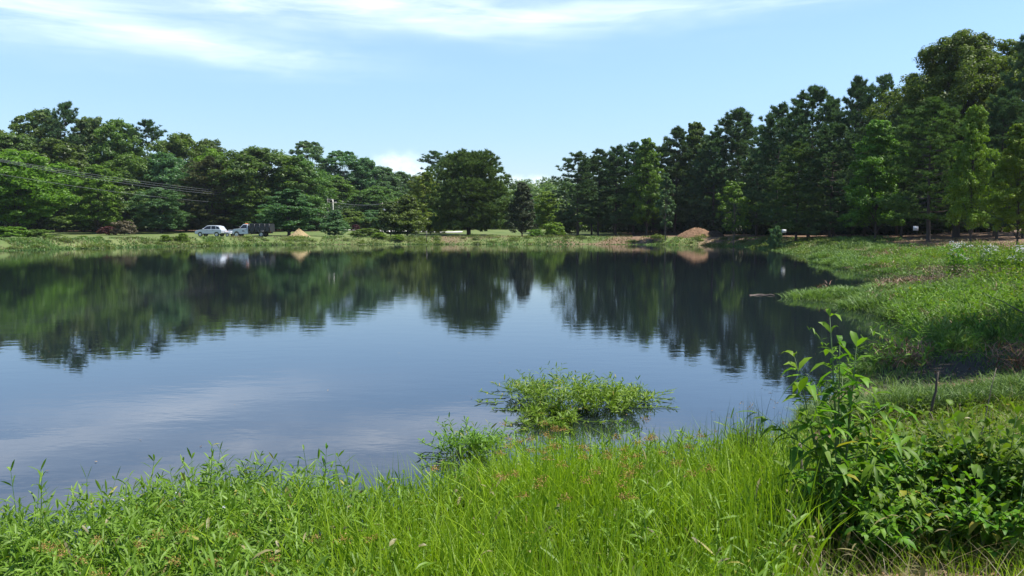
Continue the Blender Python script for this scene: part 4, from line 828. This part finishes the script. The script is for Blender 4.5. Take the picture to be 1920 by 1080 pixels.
# white flowered weeds and a yellow weed at the back of the marsh
def flower_weed(label, px, D, top, hw, seed, petals, leafm, n=14):
    r = np.random.default_rng(seed); X = xof(px, D); zb = float(ground([X], [D])[0]); H = at(px, top, D)[2] - zb; R = hw / F_PX * D; e = empty('flowering_weed', (X, D, zb)); tag(e, label, 'plant', 'flowering weeds at the back of the marsh'); s, l, f = MB(), MB(), MB()
    for k in range(n):
        a = r.uniform(0, 6.3); q = R * math.sqrt(r.uniform()); h = H * r.uniform(.6, 1); tip = np.array((q * math.cos(a), q * math.sin(a), h)); tube(s, [tip * np.array((.6, .6, 0)), tip * np.array((.85, .85, .5)), tip], [.012, .009, .005], 5)
        m = 64; c = tip * np.array((.9, .9, 1)) * np.stack([np.ones(m), np.ones(m), r.uniform(.1, .95, m)], 1) + r.normal(size=(m, 3)) * np.array((.16, .16, .03)); leaf_quads(l, r, c, nrm(rsph(r, m) + np.array((0, 0, .8))), r.uniform(.09, .17, m), .055, r.uniform(0, 1, m))
        m = 14; c = tip + r.normal(size=(m, 3)) * np.array((.07, .07, .03)); f = MB(); leaf_quads(f, r, c, nrm(rsph(r, m) + np.array((0, 0, .6))), .052, .036, r.uniform(0, 1, m)); f.obj('flower_head', M[petals], e)
    s.obj('stems', M['stem'], e); l.obj('leaves', M[leafm], e)
flower_weed('white flowered weed nearest the pine trunk and the clay path', 1800, 30, 452, 20, 91, 'white', 'shrub')
flower_weed('white flowered weed in the middle of the marsh back, on dark leaves', 1846, 30, 456, 18, 92, 'white', 'dark', 8)
flower_weed('yellow leaved weed right of the white flowered ones', 1880, 29, 462, 10, 93, 'lime', 'lime', 10)
flower_weed('weed with pale flowers at the right edge beyond the marsh', 1912, 28, 458, 14, 94, 'white', 'shrubl', 8)
# a brushy dead tangle
def tangle(label, px, D, hw, h, seed):
    r = np.random.default_rng(seed); X = xof(px, D); zb = float(ground([X], [D])[0]); R = hw / F_PX * D; e = empty('brush_tangle', (X, D, zb)); tag(e, label, 'brush'); s, l = MB(), MB()
    for k in range(130):
        a = r.uniform(0, 6.3); b = np.array((r.normal() * R * .5, r.normal() * R * .4, 0)); v = np.array((math.cos(a) * .8, math.sin(a) * .8, r.uniform(.2, 1))) * h * r.uniform(.7, 1.6); tube(s, [b, b + v * .5 + r.normal(size=3) * .05, b + v * np.array((1, 1, .7))], [.012, .008, .003], 4)
    m = 2200; c = np.stack([r.normal(size=m) * R * .6, r.normal(size=m) * R * .5, r.uniform(.02, 1, m) ** 1.2 * h], 1); leaf_quads(l, r, c, nrm(rsph(r, m) + np.array((0, 0, .6))), r.uniform(.05, .12, m), .04, r.uniform(0, 1, m))
    s.obj('twigs', M['stick'], e); l.obj('leaves', M['tan'], e)
tangle('brown brushy tangle at the back of the marsh below the white flowers', 1830, 27, 110, .75, 95)
tangle('smaller brown tangle left of the white flowered weed', 1735, 33, 60, .5, 96)

# sticks, stumps, wood
def stick(label, pts, r0, r1, mat='stick', name='stick', cat='stick'):
    pts = np.array(pts); o = pts[0].copy(); mb = MB(); n = 7; s = np.linspace(0, 1, n); i = np.interp(s, np.linspace(0, 1, len(pts)), np.arange(len(pts)))
    P = np.stack([np.interp(i, np.arange(len(pts)), pts[:, k]) for k in range(3)], 1); rr_ = np.random.default_rng(int(abs(pts[0][0]) * 997)); P[1:-1] += rr_.normal(size=(n - 2, 3)) * r0 * .5
    tube(mb, P - o, np.linspace(r0, r1, n), 7); ob = mb.obj(name, M[mat], smooth=True); ob.location = o; return tag(ob, label, cat)
def gp(px, D, dz=0.0): X = xof(px, D); return (X, D, float(ground([X], [D])[0]) + dz)
stick('dark upright dead stub standing in the weeds behind the shrub thicket', [gp(1756, 9.3, -.05), tuple(at(1759, 698, 9.3))], .020, .012, 'bark', 'dead_stub')
stick('pale leaning dry twig right of the dark dead stub', [gp(1838, 7.0), tuple(at(1868, 690, 7.0))], .006, .003)
stick('pale broken stub between the rushes and the tall shrub', [gp(1512, 6.2), tuple(at(1500, 832, 6.2))], .018, .014, 'barkp', 'dead_stub')
stick('fallen pale branch in the litter at the bottom right', [gp(1830, 3.7, .03), gp(1905, 4.0, .06)], .012, .006)
stick('thin bare twig lying by the bottom edge under the thicket', [gp(1700, 3.55, .02), gp(1790, 3.75, .05)], .007, .004)
stick('half sunken branch floating off the grassy point', [(*wpt(1405, 554), .0), (*wpt(1428, 553), .015), (*wpt(1452, 554), .01)], .03, .012, 'stick', 'floating_branch', 'branch')
stick('thin twig sticking out of the water beside the small weed clump', [(*wpt(815, 868), -.01), (*wpt(880, 858), .10)], .007, .003)
stick('bare branch reaching in from the right edge over the marsh', [tuple(at(1925, 590, 13)), tuple(at(1880, 565, 13.4)), tuple(at(1840, 548, 14))], .010, .003, 'bark')
def rotten():
    r = np.random.default_rng(3); x, y, z = gp(1875, 7.4); bm = bmesh.new(); bmesh.ops.create_icosphere(bm, subdivisions=3, radius=1)
    for v_ in bm.verts:
        n_ = .16 * math.sin(v_.co.x * 7 + 1) * math.cos(v_.co.y * 6) + .10 * math.sin(v_.co.z * 13 + v_.co.x * 5); v_.co *= 1 + n_; v_.co.x *= .16; v_.co.y *= .10; v_.co.z *= .075
    me = bpy.data.meshes.new('rotten_log'); bm.to_mesh(me); bm.free(); o = link('rotten_log', me, M['redrot']); o.location = (x, y, z + .05); tag(o, 'reddish rotten log end lying in the weeds by the right edge', 'log')
    mb = MB(); bx(mb, -.06, .06, -.02, .02, 0, .018); bm2 = mb.obj('wood_chip', M['chip']); bm2.location = gp(1885, 6.5, .02); bm2.rotation_euler = (.1, .15, .3); tag(bm2, 'pale fresh wood chip on the soil near the rotten log', 'wood chip')
rotten()
for k, (px, py, D) in enumerate(((1005, 1008, 4.0), (1000, 955, 4.4), (175, 1050, 3.6), (1862, 745, 5.0), (470, 1062, 3.6))): pass

# ------------------------------------------------------------------ heaps
def heap(name, label, px, base, top, hw, D, mat, seed, flat=.0, second=None, cat='heap'):
    r = np.random.default_rng(seed); X = xof(px, D); zb = float(ground([X], [D])[0]); H = at(px, top, D)[2] - zb; R = hw / F_PX * D * 1.08; mb = MB(); nr, na = 26, 64
    rr_ = np.linspace(0, 1, nr)[:, None]; a = np.linspace(0, 2 * PI, na, endpoint=False)[None]; x = rr_ * np.cos(a); y = rr_ * np.sin(a)
    z = np.clip(1 - rr_ ** (1.75 if second else 1.15), 0, 1) ** (1.25 + flat) + 0 * a
    if second: z = np.maximum(z, second[1] * np.clip(1 - np.hypot(x - second[0], y * 1.1) / second[2], 0, 1) ** .8)
    z = z + (.05 * np.sin(x * 11 + seed) * np.cos(y * 9 + 1) + .035 * np.sin(x * 23 + y * 17 + seed)) * (1 - rr_) + r.normal(size=z.shape) * .045 * (1 - rr_); z = z / z.max() * H - .15 * rr_ ** 8
    V = np.stack([x * R, y * R * .8, z], -1).reshape(-1, 3); i = np.arange(nr - 1)[:, None] * na; j = np.arange(na)[None]; k = (j + 1) % na
    mb.add(V, np.stack([i + j, i + na + j, i + na + k, i + k], -1).reshape(-1, 4)); o = mb.obj(name, mat, smooth=True); o.location = (X, D, zb); return tag(o, label, cat)
def heapmat(name, c0, c1, c2, sc):
    m, t, out = mat_new(name); tc_ = t.n('ShaderNodeTexCoord'); P = tc_.outputs['Object']; n1 = t.noise(P, sc, 8, .75); n2 = t.noise(P, .8, 4)
    c = t.mix(t.ramp(n1, .35, .65), (*c0, 1), (*c1, 1)); c = t.mix(t.m('MULTIPLY', t.ramp(n2, .45, .7), .55), c, (*c2, 1)); b = t.n('ShaderNodeBump', ins={'Strength': 1.0, 'Distance': .15, 'Height': n1})
    p = t.n('ShaderNodeBsdfPrincipled', ins={'Base Color': c, 'Roughness': .95, 'Normal': b.outputs[0], 'Specular IOR Level': .1}); t.set(out.inputs[0], p.outputs[0]); return m
M['sand'] = heapmat('wood_chip_pale', (.20, .14, .07), (.46, .36, .20), (.36, .27, .14), 7)
M['mulch'] = heapmat('mulch_brown', (.085, .050, .030), (.27, .17, .105), (.16, .10, .065), 3.2)
M['mulchd'] = heapmat('mulch_shaded', (.025, .018, .013), (.085, .06, .04), (.045, .03, .02), 5)  # darker copy of the mulch, the trees' shade put into its colour
heap('sand_heap', 'pale pointed heap of wood chips between the conical tree and the short dark tree', 562, 446, 427, 21, 117, M['sand'], 3)
heap('mulch_heap', 'reddish brown mulch heap on the dam in front of the dark wood', 1306, 445, 426, 39, 115.2, M['mulch'], 4, .05, (.52, .62, .42))
heap('shaded_mulch_heap', 'darker mulch heap whose colour stands for shade on the right side of the reddish one', 1338, 447, 431, 21, 114.2, M['mulchd'], 5, -.1, (-.4, .6, .5))  # dark mound painted in for the shaded flank of the mulch heap

# ------------------------------------------------------------------ drive, lawn objects, signs, poles, wires
def ribbon(name, pts, w_, mat, lab=None, lift=.03):
    pts = catmull_open(np.array(pts, float)); t_ = nrm(np.gradient(pts, axis=0)); n_ = np.stack([-t_[:, 1], t_[:, 0]], 1); mb = MB(); k = 4; rows = []
    for s in np.linspace(-.5, .5, k):
        q = pts + n_ * s * w_; rows.append(np.stack([q[:, 0], q[:, 1], ground(q[:, 0], q[:, 1]) + lift], 1))
    V = np.stack(rows, 1); n = len(pts); i = np.arange(n - 1)[:, None] * k; j = np.arange(k - 1)[None]
    mb.add(V.reshape(-1, 3), np.stack([i + j, i + k + j, i + k + j + 1, i + j + 1], -1).reshape(-1, 4)[:, ::-1]); o = mb.obj(name, mat); return tag(o, lab, kind='structure')
def catmull_open(P):
    P = np.concatenate([[2 * P[0] - P[1]], P, [2 * P[-1] - P[-2]]]); out = []
    for i in range(1, len(P) - 2):
        a, b, c, d = P[i - 1:i + 3]
        for t in np.arange(8) / 8: out.append(.5 * (2 * b + (c - a) * t + (2 * a - 5 * b + 4 * c - d) * t * t + (3 * b - a - 3 * c + d) * t ** 3))
    return np.array(out + [P[-2]])
ribbon('driveway', [(-36, 163), (-30, 159), (-25, 153), (-20, 149), (-14, 146), (-9, 146)], 5.0, M['concrete'], lift=.12)

def sign(label, px, py, D, w_, h_, tilt):
    c = at(px, py, D); zb = float(ground([c[0]], [D])[0]); e = empty('yard_sign', (c[0], D, zb), tilt); tag(e, label, 'sign', 'small white signs by the clay path'); mb = MB(); hz = c[2] - zb
    bx(mb, -w_ / 2, w_ / 2, -.008, .008, hz - h_ / 2, hz + h_ / 2); mb.obj('panel', M['sign'], e); f = MB(); b = .012
    bx(f, -w_ / 2 - b, w_ / 2 + b, -.012, .012, hz + h_ / 2, hz + h_ / 2 + b); bx(f, -w_ / 2 - b, w_ / 2 + b, -.012, .012, hz - h_ / 2 - b, hz - h_ / 2); f.obj('rim', M['steel'], e)
    for s in (-1, 1): l = MB(); tube(l, [(s * w_ * .32, .015, -.2), (s * w_ * .32, .015, hz - h_ / 2 - b)], .007, 6); l.obj('leg', M['black_paint'], e)
sign('small white sign near the round dark bush, farther along the path', 1470, 433, 84, .48, .30, .1); sign('white sign beside the bare pine trunk', 1717, 428, 66, .40, .34, -.15)

def pole(label, px, top, D, cat='utility pole', transformer=False, arm=2.2, r0=.15, mat='pole'):
    c = at(px, top, D); zb = float(ground([c[0]], [D])[0]); H = c[2] - zb; e = empty('utility_pole', (c[0], D, zb)); tag(e, label, cat, 'utility poles'); mb = MB(); s = np.linspace(0, 1, 5); tube(mb, np.stack([0 * s, 0 * s, s * (H + .3) - .3], 1), r0 * (1 - .35 * s), 10); mb.obj('shaft', M[mat], e, True)
    if arm: m2 = MB(); bx(m2, -arm / 2, arm / 2, -.30, -.16, H - .75, H - .62); a = m2.obj('crossarm', M['pole'], e)
    if arm:
        for x in (-arm * .45, arm * .05, arm * .45): m3 = MB(); tube(m3, [(x, -.23, H - .62), (x, -.23, H - .50), (x, -.23, H - .42)], [.05, .06, .03], 8); m3.obj('insulator', M['sign'], a)
    if transformer:
        m4 = MB(); tube(m4, [(.36, 0, H - 2.2), (.36, 0, H - 2.15), (.36, 0, H - 1.2), (.36, 0, H - 1.12)], [.22, .27, .27, .2], 12); m4.obj('transformer', M['sign'], e, True)
    return c, e
P1, _ = pole('dull grey utility pole left of the pale one, behind the dam', 614, 369, 170, r0=.13)
P2, _ = pole('pale utility pole above the short dark tree', 624, 374, 160, r0=.17, arm=1.5, mat='concrete')
P3, _ = pole('thin utility pole farther back among the bluish trees', 694, 366, 182, r0=.11, arm=1.6)
P4, _ = pole('utility pole with a white transformer left of the merged dark trees', 717, 380, 176, transformer=True, arm=0, r0=.13)
PB, _ = pole('tall utility pole beyond the left edge', -300, 232, 100, r0=.17)
def wire(label, a, b, sag, r_=.021):
    s = np.linspace(0, 1, 25)[:, None]; p = a * (1 - s) + b * s; p[:, 2] -= sag * 4 * (s * (1 - s))[:, 0]; mb = MB(); tube(mb, p - a, r_, 5, cap=False); o = mb.obj('power_line', M['wire']); o.location = a; tag(o, label, 'power line', 'power lines along the road')
up = np.array((0, 0, 1.0)); rt = np.array((1.0, 0, 0)); fr = np.array((0, -.23, 0))
for k, (dx_, za, zb2, sg, lab) in enumerate(((-1.0, -.42, -.42, 1.5, 'topmost of the four wires crossing the wooded hill'), (.11, -.42, -.42, 2.0, 'second wire from the top crossing the wooded hill'), (1.0, -.42, -.42, 2.5, 'third wire from the top crossing the wooded hill'), (.15, -2.4, -1.9, 2.2, 'lowest wire crossing the wooded hill'))):
    wire(lab, PB + rt * dx_ * 1.0 + up * za + (fr if k < 3 else 0 * fr), P1 + rt * dx_ * 1.0 + up * zb2 + (fr if k < 3 else 0 * fr), sg)
wire('wire from the pale pole towards the white transformer', P2 + up * -.42 + fr, P4 + up * -.2, .5, .03)
wire('thin wire under the one that runs to the white transformer', P1 + up * -1.6, P3 + up * -2.0, .5, .02)
wire('wire running from the white transformer behind the great round pine', P4 + up * -.3, at(960, 398, 186), .5, .03)
wire('lower wire running behind the great round pine', P4 + up * -1.4, at(960, 404, 186), .5, .03)

def post(label, px, top, D, r_, mat, name='fence_post'):
    c = at(px, top, D); zb = float(ground([c[0]], [D])[0]); mb = MB(); bx(mb, -r_, r_, -r_ * .25, r_ * .25, -.2, c[2] - zb); bx(mb, -r_ * .25, r_ * .25, -r_, -r_ * .25, -.2, c[2] - zb - .02); o = mb.obj(name, M[mat]); o.location = (c[0], D, zb); tag(o, label, 'post')
post('thin dark metal stake on the dam left of the great round pine', 800, 434, 114.5, .05, 'black_paint')
def stump():
    c = at(1222, 441, 112.6); zb = float(ground([c[0]], [112.6])[0]); mb = MB(); tube(mb, [(0, 0, -.2), (0, 0, .05), (.02, 0, .35), (.03, .01, .5)], [.34, .28, .24, .20], 9); o = mb.obj('tree_stump', M['bark']); o.location = (c[0], 112.6, zb); tag(o, 'small dark stump on the dam left of the columnar sapling', 'stump')
stump()

# ------------------------------------------------------------------ vehicles (front towards local +x)
def prism(poly, w0, taper=None, bev=.05):
    """side outline (x, z) given real width; taper(z) scales the width"""
    bm = bmesh.new(); a = [bm.verts.new((x, -w0 / 2 * (taper(z) if taper else 1), z)) for x, z in poly]; b = [bm.verts.new((x, w0 / 2 * (taper(z) if taper else 1), z)) for x, z in poly]; n = len(poly)
    bm.faces.new(a); bm.faces.new(b[::-1])
    for i in range(n): bm.faces.new((a[i], b[i], b[(i + 1) % n], a[(i + 1) % n]))
    bmesh.ops.recalc_face_normals(bm, faces=bm.faces)
    if bev: bmesh.ops.bevel(bm, geom=bm.edges[:], offset=bev, segments=2, affect='EDGES', profile=.6, clamp_overlap=True)
    return bm
def bmo(name, bm, mat, parent, smooth=False):
    me = bpy.data.meshes.new(name); bm.to_mesh(me); bm.free()
    if smooth: me.polygons.foreach_set('use_smooth', np.ones(len(me.polygons), bool))
    return link(name, me, M[mat], parent)
def lathe_y(prof, n=28):
    """revolve (radius, y) round the y axis"""
    p = np.array(prof); a = np.linspace(0, 2 * PI, n, endpoint=False); V = np.stack([p[:, 0][:, None] * np.cos(a), np.broadcast_to(p[:, 1][:, None], (len(p), n)), p[:, 0][:, None] * np.sin(a)], -1).reshape(-1, 3); m = MB(); i = np.arange(len(p) - 1)[:, None] * n; j = np.arange(n)[None]; k = (j + 1) % n
    return m.add(V, np.stack([i + j, i + k, i + n + k, i + n + j], -1).reshape(-1, 4))
def wheel(parent, x, y, r_, w_=.25, hub='chrome'):
    s = 1 if y > 0 else -1; e = lathe_y([(r_ * .62, -w_ / 2), (r_ * .95, -w_ / 2), (r_, -w_ * .36), (r_, w_ * .36), (r_ * .95, w_ / 2), (r_ * .62, w_ / 2)]).obj('wheel', M['rubber'], parent, True); e.location = (x, y, r_)
    lathe_y([(r_ * .62, s * w_ * .5), (r_ * .58, s * w_ * .28), (r_ * .30, s * w_ * .24), (r_ * .22, s * w_ * .42), (.005, s * w_ * .44)]).obj('rim', M[hub], e, True)
def glass(parent, poly, y, name='window', off=.006):
    s = 1 if y > 0 else -1; bm = bmesh.new(); f = bm.faces.new([bm.verts.new((x, yy, z)) for x, yy, z in poly]); r_ = bmesh.ops.extrude_face_region(bm, geom=[f])
    for v_ in r_['geom']:
        if isinstance(v_, bmesh.types.BMVert): v_.co.y += s * off
    bmesh.ops.recalc_face_normals(bm, faces=bm.faces); return bmo(name, bm, 'glass', parent)
def box_part(name, parent, x0, x1, y0, y1, z0, z1, mat):
    mb = MB(); bx(mb, x0, x1, y0, y1, z0, z1); return mb.obj(name, M[mat], parent)
def vehicle(name, label, cat, px, D, rz): X = xof(px, D); e = empty(name, (X, D, float(ground([X], [D])[0]) + .02), rz, (.94, .94, .94)); return tag(e, label, cat)

def suv():
    e = vehicle('white_vehicle', 'white sport utility vehicle parked in shade, facing away from the dump truck', 'car', 397, 118, PI - .12); W = 1.9
    low = [(-2.15, .55), (-2.2, .95), (-2.1, 1.12), (.75, 1.14), (1.7, 1.02), (2.12, .88), (2.2, .6), (2.1, .42), (1.75, .38), (1.62, .62), (1.45, .74), (1.2, .74), (1.02, .62), (.9, .36), (-.95, .36), (-1.07, .62), (-1.25, .74), (-1.5, .74), (-1.68, .62), (-1.8, .40)]
    bmo('body', prism(low, W, None, .04), 'white_paint', e)
    tp = lambda z: 1 - max(0, z - 1.1) * .26
    bmo('cabin', prism([(-2.08, 1.08), (-1.75, 1.60), (-1.2, 1.74), (-.2, 1.76), (.25, 1.70), (1.0, 1.12)], W - .06, tp, .05), 'white_paint', e)
    for s in (-1, 1):
        yb = lambda z: s * (W - .06) / 2 * tp(z) + s * .004
        for poly in ([(.80, 1.16), (.22, 1.62), (-.42, 1.66), (-.42, 1.16)], [(-.52, 1.16), (-.52, 1.66), (-1.15, 1.64), (-1.25, 1.16)], [(-1.34, 1.18), (-1.24, 1.62), (-1.66, 1.52), (-1.88, 1.18)]):
            glass(e, [(x, yb(z), z) for x, z in poly], s)
        for x in (-1.38, 1.32): wheel(e, x, s * .83, .36, .24)
        box_part('mirror', e, .72, .88, s * .95 - .10, s * .95 + .10, 1.12, 1.26, 'white_paint'); box_part('headlight', e, 2.06, 2.19, s * .72 - .18, s * .72 + .18, .74, .86, 'chrome'); box_part('sill', e, -.85, .82, s * .953 - .012, s * .953 + .012, .36, .48, 'black_paint')
        for x in (.15, -.78): box_part('door_handle', e, x - .1, x + .1, s * .955 - .012, s * .955 + .012, .98, 1.02, 'black_paint')
    ws = bmesh.new(); ws.faces.new([ws.verts.new(v_) for v_ in ((1.005, -.80, 1.15), (1.005, .80, 1.15), (.33, .72, 1.70), (.33, -.72, 1.70))]); bmo('windscreen', ws, 'glass', e)
    box_part('bumper', e, 2.14, 2.24, -.85, .85, .42, .60, 'black_paint'); box_part('grille', e, 2.17, 2.21, -.48, .48, .66, .84, 'black_paint')
suv()
def trailer():
    e = vehicle('utility_trailer', 'small open trailer loaded with pale gear between the white vehicle and the dump truck', 'trailer', 430, 118.6, PI - .06)
    box_part('deck', e, -1.0, .8, -.8, .8, .42, .52, 'steel')
    for s in (-1, 1): box_part('side_rail', e, -1.0, .8, s * .8 - .03, s * .8 + .03, .525, .80, 'white_paint'); wheel(e, -.2, s * .93, .28, .18)
    mb = MB(); tube(mb, [(.8, 0, .46), (1.7, 0, .45), (1.8, 0, .55)], [.05, .05, .04], 6); mb.obj('drawbar', M['steel'], e)
    t = vehicle('gear_box', 'white plastic gear box on the trailer nearest the dump truck', 'box', 434, 118.6, PI); bmo('lid', prism([(-.33, .42), (.33, .42), (.33, .50), (-.33, .50)], .66, None, .02), 'white_paint', t); bmo('case', prism([(-.3, 0), (.3, 0), (.32, .415), (-.32, .415)], .6, None, .03), 'white_paint', t); t.location.z += .53
    p = vehicle('tarp_bundle', 'pinkish rolled tarp on the trailer behind the white vehicle', 'tarp', 427, 118.6, PI); m2 = MB(); tube(m2, [(0, -.7, .16), (.02, -.3, .2), (-.02, .3, .19), (0, .7, .16)], [.14, .19, .18, .13], 9); m2.obj('roll', M['pink'], p, True); m3 = MB()
    for y in (-.35, .35): tube(m3, [(-.0, y - .03, .2), (0, y + .03, .2)], .205, 10)
    m3.obj('strap', M['black_paint'], p); p.location.z += .50
trailer()
def dump():
    e = vehicle('dump_truck', 'white cab dump truck with a tall black bed, parked on the dam', 'truck', 477, 117.6, PI - .05); W = 2.05
    cab = [(.55, .62), (.55, 1.25), (.58, 1.30), (1.95, 1.30), (2.75, 1.20), (2.98, 1.05), (3.05, .62), (2.95, .48), (2.75, .48), (2.66, .72), (2.48, .88), (2.2, .88), (2.02, .72), (1.92, .46), (.55, .46)]
    bmo('cab', prism(cab, W, None, .05), 'white_paint', e); tp = lambda z: 1 - max(0, z - 1.25) * .22
    top = bmo('cab_top', prism([(.56, 1.26), (.58, 1.92), (.75, 1.99), (1.35, 1.97), (1.98, 1.28)], W - .08, tp, .05), 'white_paint', e)
    for s in (-1, 1):
        yb = lambda z: s * (W - .08) / 2 * tp(z) + s * .004
        glass(e, [(x, yb(z), z) for x, z in ((1.80, 1.32), (1.33, 1.86), (.74, 1.88), (.72, 1.32))], s)
        wheel(e, 2.34, s * .90, .40, .26); wheel(e, -1.55, s * .90, .42, .36, 'steel')
        box_part('mirror', e, 1.74, 1.90, s * 1.16 - .1, s * 1.16 + .1, 1.34, 1.62, 'black_paint'); box_part('headlight', e, 2.94, 3.06, s * .74 - .2, s * .74 + .2, .86, 1.04, 'chrome'); box_part('running_board', e, .7, 1.85, s * .98 - .1, s * .98 + .1, .36, .42, 'black_paint')
        box_part('door_decal', e, 1.05, 1.45, s * (W / 2 + .004) - .004, s * (W / 2 + .004) + .004, .84, 1.0, 'black_paint'); box_part('door_handle', e, .72, .9, s * (W / 2 + .01) - .012, s * (W / 2 + .01) + .012, 1.12, 1.16, 'black_paint')
        box_part('tail_light', e, -2.98, -2.93, s * .85 - .1, s * .85 + .1, .72, .84, 'red_lens')
    ws = bmesh.new(); ws.faces.new([ws.verts.new(v_) for v_ in ((1.975, -.84, 1.32), (1.975, .84, 1.32), (1.43, .74, 1.93), (1.43, -.74, 1.93))]); bmo('windscreen', ws, 'glass', e)
    box_part('light_bar', e, 1.0, 1.18, -.55, .55, 2.0, 2.09, 'amber'); box_part('bumper', e, 3.0, 3.12, -.98, .98, .46, .64, 'chrome'); box_part('grille', e, 3.02, 3.07, -.5, .5, .70, 1.0, 'black_paint')
    box_part('frame_rail', e, -2.9, .5, -.42, .42, .55, .72, 'black_paint')
    bed = bmo('dump_bed', prism([(.42, .80), (.42, 2.10), (-2.92, 2.05), (-3.0, .80)], 2.2, None, .03), 'black_paint', e)
    for s in (-1, 1):
        for x in (.25, -.55, -1.35, -2.15, -2.85): box_part('side_rib', bed, x - .05, x + .05, s * 1.12 - .03, s * 1.12 + .03, .82, 2.0, 'black_paint')
        box_part('fender', e, -2.05, -1.05, s * .95 - .18, s * .95 + .18, .885, .92, 'steel'); box_part('tool_box', e, -.75, .1, s * .78 - .2, s * .78 + .2, .42, .70, 'black_paint')
dump()

# ------------------------------------------------------------------ thin summer haze over the whole place
mh, th, oh = mat_new('haze_air')
vol = th.n('ShaderNodeVolumePrincipled', ins={'Color': (.80, .88, .98, 1), 'Density': .00010, 'Anisotropy': .25})
th.set(oh.inputs['Volume'], vol.outputs[0])
mb = MB(); bx(mb, -900, 900, -900, 900, -2.5, 42); tag(mb.obj('haze', mh), kind='stuff', label='thin pale summer haze in the air')
